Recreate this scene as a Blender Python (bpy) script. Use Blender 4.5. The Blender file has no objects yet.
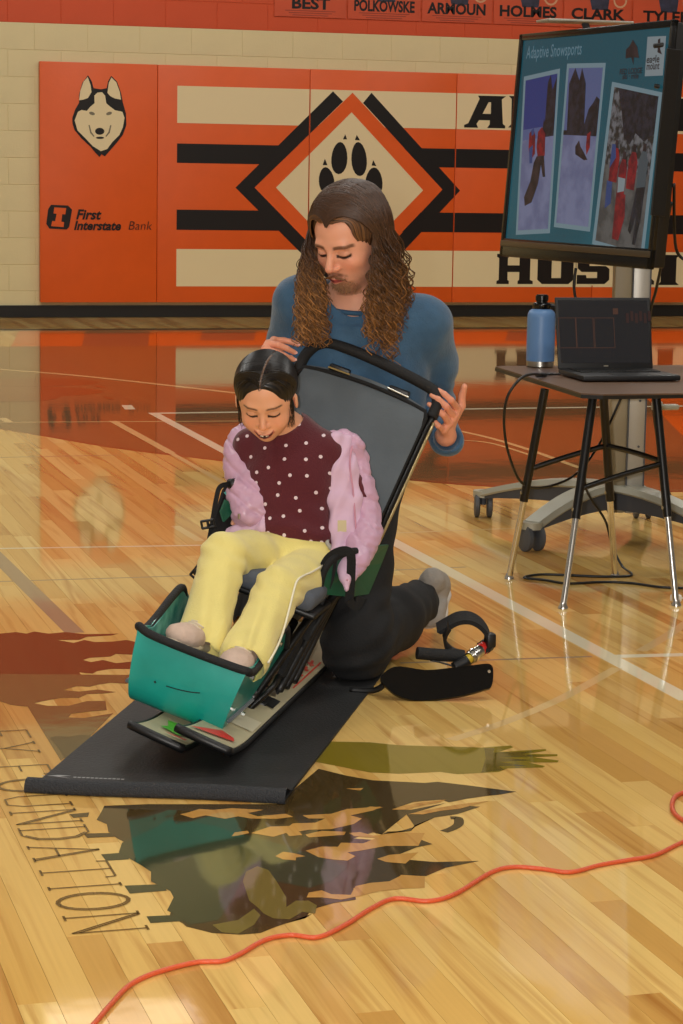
import bpy, bmesh, math, random
import numpy as np
from mathutils import Vector, Matrix
random.seed(7); np.random.seed(7)
PI = math.pi
SC = bpy.context.scene
COL = SC.collection

# ------------------------------------------------------------------ camera, light, exposure
YAW, PITCH, ROLL, CAMH, FOC = 0.28347, 0.14955, 0.01682, 1.18045, 2279.57
def cam_axes():
    f = np.array([math.sin(YAW)*math.cos(PITCH), math.cos(YAW)*math.cos(PITCH), -math.sin(PITCH)])
    r = np.array([math.cos(YAW), -math.sin(YAW), 0.0]); u = np.cross(r, f)
    c, s = math.cos(ROLL), math.sin(ROLL)
    return c*r+s*u, -s*r+c*u, f
CR, CU, CF = cam_axes()
cam = bpy.data.cameras.new('camera'); camo = bpy.data.objects.new('camera', cam); COL.objects.link(camo)
cam.sensor_fit = 'VERTICAL'; cam.sensor_height = 22.3; cam.lens = FOC*22.3/1024
cam.clip_start = 0.05; cam.clip_end = 100
camo.matrix_world = Matrix(((CR[0], CU[0], -CF[0], 0), (CR[1], CU[1], -CF[1], 0), (CR[2], CU[2], -CF[2], CAMH), (0, 0, 0, 1)))
SC.camera = camo
SC.view_settings.view_transform = 'Standard'; SC.view_settings.look = 'None'
SC.view_settings.gamma = 1; SC.view_settings.use_curve_mapping = False
SC.view_settings.exposure = 0.0
world = bpy.data.worlds.new('world'); SC.world = world; world.use_nodes = True
world.node_tree.nodes['Background'].inputs[0].default_value = (1.0, 0.95, 0.85, 1)
world.node_tree.nodes['Background'].inputs[1].default_value = 0.02
LAMP_W, FLASH_W = 56.0, 430.0
fl = bpy.data.lights.new('camera_flash', 'POINT'); fl.energy = FLASH_W; fl.color = (1.0, 0.95, 0.9); fl.shadow_soft_size = 0.02
flo = bpy.data.objects.new('camera_flash', fl); COL.objects.link(flo); flo.location = (-0.09, 0.02, CAMH+0.03)

def pray(x, y): return CF + CR*(x-341.5)/FOC - CU*(y-512)/FOC
def fp(x, y, z=0.0):                       # photograph pixel -> point on the horizontal plane z
    d = pray(x, y); t = (z-CAMH)/d[2]; return np.array([0, 0, CAMH]) + t*d
def wp(x, y, Y):                           # photograph pixel -> point on the wall plane Y
    d = pray(x, y); t = Y/d[1]; return np.array([0, 0, CAMH]) + t*d

# ------------------------------------------------------------------ helpers
def lin(c):
    o = []
    for v in c[:3]:
        v = v/255.0
        o.append(v/12.92 if v <= 0.04045 else ((v+0.055)/1.055)**2.4)
    return (*o, 1.0)
def mat(name, c, rough=0.6, metal=0.0, var=0.0, vscale=20, bump=0.0, bscale=60, spec=0.5, coat=0.0, sheen=0.0, c2=None, stretch=None, attr=None, emit=None, trans=0.0):
    m = bpy.data.materials.new(name); m.use_nodes = True; nt = m.node_tree; b = nt.nodes['Principled BSDF']
    b.inputs['Base Color'].default_value = lin(c); b.inputs['Roughness'].default_value = rough; b.inputs['Metallic'].default_value = metal
    b.inputs['Specular IOR Level'].default_value = spec; b.inputs['Coat Weight'].default_value = coat
    b.inputs['Sheen Weight'].default_value = sheen; b.inputs['Transmission Weight'].default_value = trans
    src = None
    if attr:
        a = nt.nodes.new('ShaderNodeAttribute'); a.attribute_name = attr; src = a.outputs['Color']
        nt.links.new(src, b.inputs['Base Color'])
    if var > 0 or bump > 0 or c2:
        tc = nt.nodes.new('ShaderNodeTexCoord'); mp = nt.nodes.new('ShaderNodeMapping'); nt.links.new(tc.outputs['Object'], mp.inputs[0])
        if stretch: mp.inputs['Scale'].default_value = stretch
    if var > 0 or c2:
        n = nt.nodes.new('ShaderNodeTexNoise'); n.inputs['Scale'].default_value = vscale; n.inputs['Detail'].default_value = 4
        nt.links.new(mp.outputs[0], n.inputs['Vector'])
        mx = nt.nodes.new('ShaderNodeMix'); mx.data_type = 'RGBA'
        mr = nt.nodes.new('ShaderNodeMapRange'); mr.inputs[1].default_value = .35; mr.inputs[2].default_value = .65
        nt.links.new(n.outputs[0], mr.inputs[0]); nt.links.new(mr.outputs[0], mx.inputs[0])
        if attr:
            mx.blend_type = 'MULTIPLY'; nt.links.new(src, mx.inputs[6]); mx.inputs[7].default_value = (1-var,)*3+(1,)
        else:
            mx.inputs[6].default_value = lin(c); k = 1-var
            mx.inputs[7].default_value = lin(c2) if c2 else tuple(v*k for v in lin(c)[:3])+(1,)
        nt.links.new(mx.outputs[2], b.inputs['Base Color'])
    if bump > 0:
        n2 = nt.nodes.new('ShaderNodeTexNoise'); n2.inputs['Scale'].default_value = bscale; n2.inputs['Detail'].default_value = 3
        nt.links.new(mp.outputs[0], n2.inputs['Vector'])
        bp = nt.nodes.new('ShaderNodeBump'); bp.inputs['Strength'].default_value = bump; bp.inputs['Distance'].default_value = 0.01
        nt.links.new(n2.outputs[0], bp.inputs['Height']); nt.links.new(bp.outputs[0], b.inputs['Normal'])
    if emit is not None:
        b.inputs['Emission Color'].default_value = lin(c); b.inputs['Emission Strength'].default_value = emit
    return m

def base_of(parent):
    o = np.zeros(3)
    while parent is not None:
        o += np.array(parent.location); parent = parent.parent
    return o
def mesh_obj(name, verts, faces, m=None, parent=None, smooth=False, loc=None, mats=None, mi=None, cols=None):
    v = np.asarray(verts, float)
    if parent is not None: off = base_of(parent)
    elif loc is not None: off = np.array(loc, float)
    else: off = np.array([(v[:, 0].min()+v[:, 0].max())/2, (v[:, 1].min()+v[:, 1].max())/2, v[:, 2].min()])
    me = bpy.data.meshes.new(name); me.from_pydata((v-off).tolist(), [], [list(map(int, f)) for f in faces])
    for mm in (mats or [m]): me.materials.append(mm)
    if mi is not None: me.polygons.foreach_set('material_index', mi)
    if smooth: me.polygons.foreach_set('use_smooth', [True]*len(me.polygons))
    if cols is not None:
        a = me.color_attributes.new('col', 'FLOAT_COLOR', 'POINT'); c = np.ones((len(v), 4)); c[:, :3] = cols; a.data.foreach_set('color', c.ravel())
    me.update()
    o = bpy.data.objects.new(name, me); COL.objects.link(o)
    if parent is not None: o.parent = parent
    else: o.location = off
    return o
def empty(name, loc, label, cat, group=None):
    o = bpy.data.objects.new(name, None); COL.objects.link(o); o.location = loc; o.empty_display_size = .1
    o['label'] = label; o['category'] = cat
    if group: o['group'] = group
    return o
def tag(o, label=None, cat=None, group=None, kind=None):
    if label: o['label'] = label
    if cat: o['category'] = cat
    if group: o['group'] = group
    if kind: o['kind'] = kind
    return o

class MB:
    def __init__(s): s.v = []; s.f = []; s.mi = []; s.n = 0; s.cur = 0
    def add(s, v, f):
        v = np.asarray(v, float); s.v.append(v); s.f += [[i+s.n for i in q] for q in f]; s.mi += [s.cur]*len(f); s.n += len(v); return s
    def box(s, c, d, R=None, bev=0.0, seg=2):
        bm = bmesh.new(); bmesh.ops.create_cube(bm, size=1)
        for w in bm.verts: w.co = Vector((w.co.x*d[0], w.co.y*d[1], w.co.z*d[2]))
        if bev > 0: bmesh.ops.bevel(bm, geom=bm.edges[:], offset=bev, segments=seg, affect='EDGES', profile=.5)
        bm.verts.index_update(); v = np.array([w.co[:] for w in bm.verts]); f = [[w.index for w in q.verts] for q in bm.faces]; bm.free()
        if R is not None: v = v @ np.asarray(R).T
        return s.add(v+np.asarray(c, float), f)
    def tube(s, pts, r, n=10, cap=True, closed=False, flat=1.0, up=None):
        P = np.asarray(pts, float); m = len(P); rr = np.full(m, r) if np.isscalar(r) else np.asarray(r, float)
        T = np.gradient(P, axis=0) if not closed else np.roll(P, -1, 0)-np.roll(P, 1, 0)
        T /= np.linalg.norm(T, axis=1)[:, None]+1e-12
        a = np.array(up, float) if up is not None else (np.array([0, 0, 1.]) if abs(T[0][2]) < .9 else np.array([1., 0, 0]))
        V = []; N = a-T[0]*(a@T[0]); N /= np.linalg.norm(N)
        an = np.arange(n)*2*PI/n
        for i in range(m):
            N = (a if up is not None else N)-T[i]*((a if up is not None else N)@T[i]); N /= np.linalg.norm(N)+1e-12; B = np.cross(T[i], N)
            V.append(P[i]+rr[i]*(np.cos(an)[:, None]*N*flat+np.sin(an)[:, None]*B))
        V = np.concatenate(V); F = []
        for i in range(m if closed else m-1):
            j = (i+1) % m
            for k in range(n): F.append([i*n+k, i*n+(k+1) % n, j*n+(k+1) % n, j*n+k])
        if cap and not closed: F.append(list(range(n))[::-1]); F.append([(m-1)*n+k for k in range(n)])
        return s.add(V, F)
    def cyl(s, a, b, r, r2=None, n=16): return s.tube([a, b], [r, r if r2 is None else r2], n)
    def lathe(s, c, prof, n=24, R=None):
        an = np.arange(n)*2*PI/n; V = []
        for r, z in prof: V.append(np.stack([r*np.cos(an), r*np.sin(an), np.full(n, z)], 1))
        V = np.concatenate(V); F = []
        for i in range(len(prof)-1):
            for k in range(n): F.append([i*n+k, i*n+(k+1) % n, (i+1)*n+(k+1) % n, (i+1)*n+k])
        F.append(list(range(n))[::-1]); F.append([(len(prof)-1)*n+k for k in range(n)])
        if R is not None: V = V @ np.asarray(R).T
        return s.add(V+np.asarray(c, float), F)
    def prism(s, poly, o, ex, ey, ez, t):   # 2-D polygon in (ex,ey) at o, thickness t along ez
        ex, ey, ez, o = [np.asarray(q, float) for q in (ex, ey, ez, o)]
        tris, P = fill2d([poly]); A = o+P[:, :1]*ex+P[:, 1:]*ey; n = len(P); m = len(poly)
        V = np.concatenate([A, A+ez*t]); F = [list(q) for q in tris]+[[i+n for i in q[::-1]] for q in tris]
        F += [[i, (i+1) % m, (i+1) % m+n, i+n] for i in range(m)]
        s.add(V, F); return s
    def build(s, name, m=None, parent=None, smooth=False, loc=None, mats=None, ang=None):
        o = mesh_obj(name, np.concatenate(s.v), s.f, m, parent, smooth or ang is not None, loc, mats, s.mi if mats else None)
        bm = bmesh.new(); bm.from_mesh(o.data); bmesh.ops.recalc_face_normals(bm, faces=bm.faces[:])
        if ang is not None:
            for e in bm.edges:
                if len(e.link_faces) == 2 and e.calc_face_angle(0) > math.radians(ang): e.smooth = False
        bm.to_mesh(o.data); bm.free()
        return o
def fill2d(loops):
    from mathutils.geometry import tessellate_polygon
    P = np.concatenate([np.asarray(l, float)[:, :2] for l in loops])
    tr = tessellate_polygon([[Vector((p[0], p[1], 0)) for p in l] for l in loops])
    return [tuple(t) for t in tr], P
def smooth_path(pts, n=8, closed=False):
    P = np.asarray(pts, float); out = []; m = len(P)
    for i in range(m if closed else m-1):
        if closed: p0, p1, p2, p3 = P[(i-1) % m], P[i], P[(i+1) % m], P[(i+2) % m]
        else: p0, p1, p2, p3 = P[max(i-1, 0)], P[i], P[i+1], P[min(i+2, m-1)]
        for t in np.arange(n)/n:
            out.append(.5*((2*p1)+(-p0+p2)*t+(2*p0-5*p1+4*p2-p3)*t*t+(-p0+3*p1-3*p2+p3)*t**3))
    if not closed: out.append(P[-1])
    return np.array(out)
def clipx(poly, x, keep_right):
    out = []; n = len(poly)
    for i in range(n):
        a, b = poly[i], poly[(i+1) % n]; ia = (a[0] >= x) == keep_right or a[0] == x; ib = (b[0] >= x) == keep_right or b[0] == x
        if ia: out.append(a)
        if ia != ib:
            t = (x-a[0])/(b[0]-a[0]); out.append((x, a[1]+t*(b[1]-a[1])))
    return out
def text_polys(txt, size=1.0, shear=0.0, bold=0.0, spacing=1.0, align='LEFT', sx=1.0):
    cu = bpy.data.curves.new('t', 'FONT'); cu.body = txt; cu.size = size; cu.shear = shear; cu.offset = bold; cu.space_character = spacing; cu.align_x = align
    cu.resolution_u = 3; o = bpy.data.objects.new('t', cu); COL.objects.link(o)
    dg = bpy.context.evaluated_depsgraph_get(); me = bpy.data.meshes.new_from_object(o.evaluated_get(dg))
    V = np.array([v.co[:2] for v in me.vertices]) if len(me.vertices) else np.zeros((0, 2)); F = [list(p.vertices) for p in me.polygons]
    bpy.data.objects.remove(o); bpy.data.meshes.remove(me); bpy.data.curves.remove(cu)
    V[:, 0] *= sx
    return V, F
def put_text(name, txt, o, ex, ey, m, parent, **kw):
    V, F = text_polys(txt, **kw); o, ex, ey = map(lambda q: np.asarray(q, float), (o, ex, ey))
    return mesh_obj(name, o+V[:, :1]*ex+V[:, 1:]*ey, F, m, parent)

# ------------------------------------------------------------------ the setting
D = 17.633; PADT = 0.05; PX0 = 2.673; PZ = 0.12; PH = 1.8288
XL, XR, YB, HC = -5.0, 13.0, -3.0, 7.0
M_cream = mat('painted_block_cream', (220, 206, 158), .55, var=.06, vscale=3, bump=.15, bscale=90)
M_orangewall = mat('painted_block_orange', (206, 78, 32), .5, var=.06, vscale=3, bump=.15, bscale=90)
M_black = mat('black_rubber', (12, 12, 12), .5)
def plane(name, pts, m, kind='structure'):
    o = mesh_obj(name, pts, [[0, 1, 2, 3]], m, loc=(0, 0, 0)); o['kind'] = kind; return o
bh, bl = 0.2032, 0.4064
jd = 0.007
wb = plane('wall_back', [(XL, D+jd, 0), (XR, D+jd, 0), (XR, D+jd, 11*bh), (XL, D+jd, 11*bh)], M_cream)
plane('trim_1', [(XL, D+jd, 11*bh), (XR, D+jd, 11*bh), (XR, D+jd, 16*bh), (XL, D+jd, 16*bh)], M_orangewall)
plane('trim_2', [(XL, D+jd, 16*bh), (XR, D+jd, 16*bh), (XR, D+jd, HC), (XL, D+jd, HC)], M_cream)
M_dim = mat('far_wall_paint', (150, 148, 142), .7)
plane('wall_left', [(XL, YB, 0), (XL, D, 0), (XL, D, HC), (XL, YB, HC)], M_dim)
plane('wall_right', [(XR, D, 0), (XR, YB, 0), (XR, YB, HC), (XR, D, HC)], M_dim)
plane('wall_front', [(XR, YB, 0), (XL, YB, 0), (XL, YB, HC), (XR, YB, HC)], M_dim)
plane('ceiling', [(XL, YB, HC), (XL, D, HC), (XR, D, HC), (XR, YB, HC)], mat('ceiling_deck', (120, 120, 118), .8))
blk = {}
def block_mesh(m):
    b = MB(); b.box((0, 0, 0), (bl-.003, .02, bh-.004), bev=.002, seg=1)
    v = np.concatenate(b.v); me = bpy.data.meshes.new('block'); me.from_pydata(v.tolist(), [], b.f); me.materials.append(m); return me
blk['c'], blk['o'] = block_mesh(M_cream), block_mesh(M_orangewall)
for row in range(0, 14):
    off = (row % 2)*bl/2
    for i in range(4, 24):
        cx = i*bl+off
        if not (2.05 < cx < 9.1): continue
        if row < 9 and cx > PX0+.2: continue
        o = bpy.data.objects.new('block', blk['c' if row < 11 else 'o']); COL.objects.link(o); o.location = (cx, D+.0138, (row+.5)*bh); o.parent = wb
bb = MB(); bb.box(((XL+XR)/2, D-.006, .0475), (XR-XL, .012, .095), bev=.003)
tag(bb.build('baseboard_back', M_black), kind='structure')

# wall pads with their print
M_pad = mat('orange_vinyl', (224, 92, 24), .42, var=.05, vscale=6, bump=.12, bscale=25)
M_pcream = mat('cream_vinyl_print', (226, 210, 165), .42); M_pblack = mat('black_vinyl_print', (13, 12, 11), .4); M_pgrey = mat('grey_print', (120, 112, 90), .5)
edges = [PX0, PX0+.9144]+[PX0+.9144+1.2192*i for i in range(1, 6)]
YP = D-PADT-.0008
def wz(x, y): q = wp(x, y, YP); return (q[0], q[2])
PR = []   # (layer, material, part name, polygon in wall X,Z)
def wpoly(layer, m, name, pts): PR.append((layer, m, name, [wz(*p) for p in pts]))
def wrect(layer, m, name, x0, x1, z0, z1): PR.append((layer, m, name, [(x0, z0), (x1, z0), (x1, z1), (x0, z1)]))
XS = wz(177, 150)[0]; XE = 9.6
zz = lambda y: wz(177, y)[1]
wrect(1, M_pcream, 'cream_stripe', XS, XE, zz(122.9), zz(85.7)); wrect(1, M_pcream, 'cream_stripe', XS, XE, zz(286.3), zz(249))
wrect(1, M_pblack, 'black_stripe', XS, XE, zz(162.8), zz(143.4)); wrect(1, M_pblack, 'black_stripe', XS, XE, zz(229.8), zz(209.6))
wpoly(2, M_pblack, 'black_chevron', [(235.5, 187.6), (333, 91.3), (343, 101.5), (254.5, 187.6), (343, 276), (333, 285)])
wpoly(2, M_pblack, 'black_chevron', [(460, 190.6), (371.5, 92.7), (363, 103), (442.4, 189.6), (362, 276), (371, 286)])
wpoly(3, M_pad, 'orange_diamond', [(254.5, 187.6), (352.5, 92.7), (442.4, 189.6), (350.5, 286)])
wpoly(4, M_pcream, 'cream_diamond', [(275.9, 187.6), (351.5, 112.3), (423, 190.3), (350, 266)])
def ell(cx, cy, rx, ry, a=0, n=20, sc=3.1045, ox=300, oy=55, pt=0):
    o = []
    for i in range(n):
        t = 2*PI*i/n; x = rx*math.cos(t); y = ry*math.sin(t); x *= 1+pt*y/ry
        o.append((ox+(cx+x*math.cos(a)-y*math.sin(a))/sc, oy+(cy+x*math.sin(a)+y*math.cos(a))/sc))
    return o
for e in (ell(122, 320, 25, 50, .06, pt=.08), ell(183, 323, 24, 53, -.06, pt=.08), ell(82, 390, 24, 42, -.1, pt=.1), ell(229, 397, 27, 48, .02, pt=.1), ell(157, 480, 58, 44)):
    wpoly(5, M_pblack, 'paw_print', e)
for t in ([(133, 262), (140, 246), (146, 262)], [(170, 264), (176, 248), (186, 265)], [(70, 342), (77, 322), (85, 342)], [(222, 343), (227, 326), (237, 345)]):
    wpoly(5, M_pblack, 'paw_print', [(300+x/3.1045, 55+y/3.1045) for x, y in t])
# dog head emblem and sponsor mark
DZ = lambda l: [(20+x/4.27, 50+y/4.27) for x, y in l]
wpoly(5, M_pblack, 'emblem_outline', DZ([(223, 290), (235, 255), (252, 225), (252, 190), (266, 140), (290, 108), (306, 133), (314, 163), (345, 168), (370, 163), (376, 133), (390, 110), (414, 135), (432, 185), (439, 225), (452, 270), (454, 320), (439, 362), (412, 397), (377, 437), (362, 454), (348, 445), (340, 457), (323, 440), (300, 412), (262, 377), (233, 342), (224, 315)]))
wpoly(6, M_pcream, 'emblem_face', DZ([(247, 264), (262, 256), (285, 260), (300, 242), (318, 227), (317, 195), (330, 182), (350, 180), (363, 195), (368, 227), (385, 242), (405, 257), (437, 264), (446, 290), (439, 330), (424, 363), (394, 393), (372, 423), (345, 432), (310, 410), (280, 378), (245, 343), (233, 300)]))
wpoly(6, M_pcream, 'emblem_ear', DZ([(252, 215), (257, 175), (271, 135), (289, 115), (301, 150), (305, 180), (290, 205), (270, 212)]))
wpoly(6, M_pcream, 'emblem_ear', DZ([(373, 183), (379, 140), (390, 117), (411, 138), (426, 180), (431, 212), (405, 207), (385, 197)]))
wpoly(7, M_pblack, 'emblem_nose', ell(340, 347, 20, 15, 0, 14, 4.27, 20, 50)); wpoly(7, M_pblack, 'emblem_mouth', ell(341, 375, 18, 5, 0, 10, 4.27, 20, 50))
for ex in (307, 380): wpoly(7, M_pgrey, 'emblem_eye', ell(ex, 271, 13, 7, .3 if ex < 340 else -.3, 10, 4.27, 20, 50))
for l in ([(292, 320), (297, 320), (305, 350), (318, 368), (314, 371), (299, 354)], [(390, 322), (385, 320), (377, 350), (364, 368), (368, 371), (383, 354)]): wpoly(7, M_pgrey, 'emblem_muzzle', DZ(l))
wpoly(5, M_pblack, 'sponsor_mark', DZ([(132, 661), (205, 664), (222, 682), (210, 755), (200, 766), (125, 762), (112, 742), (120, 680)]))
wpoly(6, M_pad, 'sponsor_letter', DZ([(146, 672), (197, 675), (193, 702), (180, 701), (176, 733), (188, 735), (186, 756), (133, 752), (137, 730), (150, 731), (156, 699), (143, 698)]))
# the big serif letters, in a unit box
def stroke_letter(ch):
    if ch == 'H': return [[(0, 0), (.34, 0), (.34, .1), (.3, .14), (.3, .4), (.62, .4), (.62, .14), (.58, .1), (.58, 0), (1, 0), (1, .1), (.92, .14), (.92, .86), (1, .9), (1, 1), (.58, 1), (.58, .9), (.62, .86), (.62, .62), (.3, .62), (.3, .86), (.34, .9), (.34, 1), (0, 1), (0, .9), (.06, .86), (.06, .14), (0, .1)]]
    if ch == 'U': return [[(.16, 0), (.84, 0), (.96, .14), (.96, .9), (1, 1), (.6, 1), (.64, .9), (.64, .2), (.4, .2), (.4, .9), (.44, 1), (0, 1), (.04, .9), (.04, .14)]]
    if ch == 'S': return [[(0, 0), (.86, 0), (1, .14), (1, .5), (.88, .6), (.38, .6), (.38, .8), (.7, .8), (.72, .72), (.95, .72), (.95, 1), (.14, 1), (.02, .88), (.02, .52), (.14, .4), (.62, .4), (.62, .2), (.3, .2), (.28, .3), (0, .3)]]
    if ch == 'K': return [[(0, 0), (.4, 0), (.34, .1), (.34, .36), (.64, 0), (1, 0), (1, .12), (.6, .54), (.95, .9), (1, 1), (.62, 1), (.34, .66), (.34, .9), (.4, 1), (0, 1), (.06, .9), (.06, .1)]]
    if ch == 'I': return [[(0, 0), (1, 0), (.85, .1), (.85, .9), (1, 1), (0, 1), (.15, .9), (.15, .1)]]
    if ch == 'L': return [[(0, 0), (1, 0), (1, .35), (.8, .35), (.75, .2), (.4, .2), (.4, .9), (.46, 1), (0, 1), (.08, .9), (.08, .1)]]
    if ch == 'O': return [[(.15, 0), (.85, 0), (1, .15), (1, .85), (.85, 1), (.15, 1), (0, .85), (0, .15)], [(.38, .2), (.38, .8), (.62, .8), (.62, .2)]]
    if ch == 'A': return [[(0, 0), (.34, 0), (.3, .12), (.36, .24), (.62, .24), (.62, .12), (.56, 0), (1, 0), (1, .08), (.94, .14), (.9, .9), (1, 1), (.32, 1), (.36, .9), (.1, .14), (0, .08)], [(.44, .44), (.58, .8), (.64, .8), (.64, .44)]]
LT = [('A', 464, 506, 127.5, 96.3), ('L', 508, 545, 127.5, 96.8), ('O', 672, 712, 131, 99.5)]
LB = [('H', 496.3, 533.5, 284, 254), ('U', 535.5, 575.5, 284, 254), ('S', 576.5, 610, 284, 254), ('K', 613, 655, 284.5, 254.5), ('I', 657, 680, 285, 255)]
pads = []
for i in range(6):
    a, b = edges[i], edges[i+1]
    what = ['leftmost orange wall pad with a dog head emblem and a bank sponsor mark', 'orange wall pad with left ends of cream and black stripes', 'orange wall pad carrying the paw print diamond behind the man',
            'orange wall pad with right chevron point and the letter A', 'striped orange wall pad behind the television with HU lettering', 'rightmost striped orange wall pad past the television'][i]
    t = empty('wall_pad', ((a+b)/2, D-PADT/2, PZ), what, 'wall pad', 'wall pads along the gym wall')
    bx = MB(); bx.box(((a+b)/2, D-PADT/2, PZ+PH/2), (b-a-.003, PADT, PH), bev=.005, seg=2); bx.build('pad_body', M_pad, t, ang=40)
    pads.append(t)
for layer, m, name, poly in PR:
    for i in range(6):
        p = clipx(clipx(poly, edges[i]+.005, True), edges[i+1]-.005, False) if layer < 5 else poly
        if layer >= 5:
            cx = sum(q[0] for q in poly)/len(poly)
            if not edges[i] <= cx < edges[i+1]: continue
        if len(p) < 3 or max(q[0] for q in p)-min(q[0] for q in p) < .005: continue
        tr, P = fill2d([p]); Y = YP-.0006*layer
        mesh_obj(name, [(q[0], Y, q[1]) for q in P], tr, m, pads[i])
for L in (LT, LB):
    for ch, x0, x1, y0, y1 in L:
        o = wz(x0, y0); e = wz(x1, y1); loops = [[(o[0]+u*(e[0]-o[0]), o[1]+v*(e[1]-o[1])) for u, v in l] for l in stroke_letter(ch)]
        for lay, grow, mm in ((1.6, .012, M_pcream), (2.2, 0, M_pblack)):
            lp = loops
            if grow:
                x_, X_ = min(q[0] for q in loops[0])-grow, max(q[0] for q in loops[0])+grow; z_, Z_ = o[1]-grow, e[1]+grow; lp = [[(x_, z_), (X_, z_), (X_, Z_), (x_, Z_)]]
            tr, P = fill2d(lp); i = max(k for k in range(6) if edges[k] <= (o[0]+e[0])/2)
            mesh_obj('letter' if not grow else 'letter_ground', [(q[0], YP-.0006*lay, q[1]) for q in P], tr, mm, pads[i])
q = wz(75.5, 219); s_ = .085
put_text('sponsor_name', 'First', (q[0], YP-.004, q[1]), (1, 0, 0), (0, 0, 1), M_pblack, pads[0], size=.105, shear=.25, bold=.003)
q = wz(73.5, 229.6)
put_text('sponsor_name', 'Interstate', (q[0], YP-.004, q[1]), (1, 0, 0), (0, 0, 1), M_pblack, pads[0], size=.096, shear=.25, bold=.003, sx=.97)
q = wz(127.5, 229.6)
put_text('sponsor_name', 'Bank', (q[0], YP-.004, q[1]), (1, 0, 0), (0, 0, 1), M_pgrey if False else M_pblack, pads[0], size=.096, shear=.2, bold=-.001)

# posters above the pads
M_poster = mat('poster_orange', (204, 84, 48), .4, var=.12, vscale=3); M_pnavy = mat('poster_blue_grey', (58, 60, 82), .5, var=.5, vscale=14); M_pink = mat('poster_fine_print', (150, 62, 40), .5); M_ppale = mat('poster_pale', (205, 160, 120), .5)
pxs = [273, 346.5, 420.5, 492, 562, 631, 700]; nm = ['BEST', 'POLKOWSKE', 'ARMOUN', 'HOLMES', 'CLARK', 'TYLER']
for i in range(6):
    a = wp(pxs[i]+1, 16.5+i*2.0, D); b = wp(pxs[i+1]-.5, 18+i*2.1, D); z0 = 2.235+.115; h = .75; Y = D-.004
    pic = ['leftmost orange player poster above the wall pads', 'second orange player poster from the left, above the paw print diamond', 'third orange player poster from the left above the pads', 'fourth orange player poster, just left of the television top', 'fifth orange player poster, directly above the middle of the television', 'orange player poster farthest right, above the right end of the television'][i]
    t = empty('poster', ((a[0]+b[0])/2, Y, z0), pic, 'poster', 'orange player posters above the wall pads')
    s = MB(); s.box(((a[0]+b[0])/2, Y, z0+h/2), (b[0]-a[0]-.004, .003, h)); s.build('sheet', M_poster, t)
    w = b[0]-a[0]; cx = (a[0]+b[0])/2
    fig = [(cx-.05, z0+.14), (cx+.09, z0+.14), (cx+.12, z0+.4), (cx+.09, z0+.55), (cx+.05, z0+.57), (cx+.04, z0+.68), (cx-.04, z0+.68), (cx-.05, z0+.57), (cx-.1, z0+.53), (cx-.09, z0+.3)]
    tr, P = fill2d([fig]); mesh_obj('figure_print', [(q[0], Y-.0022, q[1]) for q in P], tr, M_pnavy, t)
    if i > 0:
        ro = [(cx+w*.33+.06*math.cos(k*PI/8), z0+.22+.06*math.sin(k*PI/8)) for k in range(16)]; ri = [(cx+w*.33+.045*math.cos(k*PI/8), z0+.22+.045*math.sin(k*PI/8)) for k in range(16)]
        tr, P = fill2d([ro, ri]); mesh_obj('ball_print', [(q[0], Y-.0026, q[1]) for q in P], tr, M_ppale, t)
    sz = .118
    V, F = text_polys(nm[i], size=sz, bold=.004, align='CENTER', sx=1.25)
    V[:, 0] *= min(1, (w-.1)/(V[:, 0].max()-V[:, 0].min()))
    mesh_obj('name_lettering', np.array([cx, Y-.003, z0+.066])+V[:, :1]*np.array([1, 0, 0])+V[:, 1:]*np.array([0, 0, 1]), F, M_pblack, t)
    for k in range(3):
        s = MB(); s.box((cx, Y-.002, z0+.048-k*.017), (w*(.7-.1*k), .001, .006)); s.build('fine_print', M_pink, t)

# ceiling lights (above the frame; their light and floor reflections are in the photograph)
M_lampbody = mat('lamp_housing', (200, 200, 200), .5); M_diff = mat('lamp_diffuser', (255, 240, 215), .5, emit=2.2)
for lx in (-1.5, 3.15, 7.8):
    for ly in ((1.0, 5.4, 9.8, 14.0, 16.6) if lx == 3.15 else (1.0, 5.4, 9.8, 14.0)):
        t = empty('ceiling_light', (lx, ly, 5.35), 'hanging gym light panel overhead, ' + ['left', 'middle', 'right'][int((lx+1.5)/4.6)] + ' row, ' + ['behind the photographer', 'over the near floor', 'over the middle of the court', 'over the far court', 'closest to the padded wall'][int(ly/3.6)], 'ceiling light', 'hanging gym light panels')
        s = MB(); s.box((lx, ly, 5.42), (1.25, .85, .1), bev=.01); s.build('housing', M_lampbody, t)
        s = MB(); s.box((lx, ly, 5.366), (1.15, .75, .006)); s.build('diffuser', M_diff, t)
        for dx in (-.5, .5): s = MB(); s.cyl((lx+dx, ly, 5.46), (lx+dx, ly, HC-.01), .006, n=6); s.build('hanging_rod', M_lampbody, t)
        if ly > 16: continue
        L = bpy.data.lights.new('panel_light', 'AREA'); L.shape = 'RECTANGLE'; L.size = 1.15; L.size_y = .75; L.energy = LAMP_W*(1.55 if ly > 13 else 1.0); L.color = (1.0, .99, .95)
        lo = bpy.data.objects.new('panel_light', L); COL.objects.link(lo); lo.location = (lx, ly, 5.355)

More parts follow.
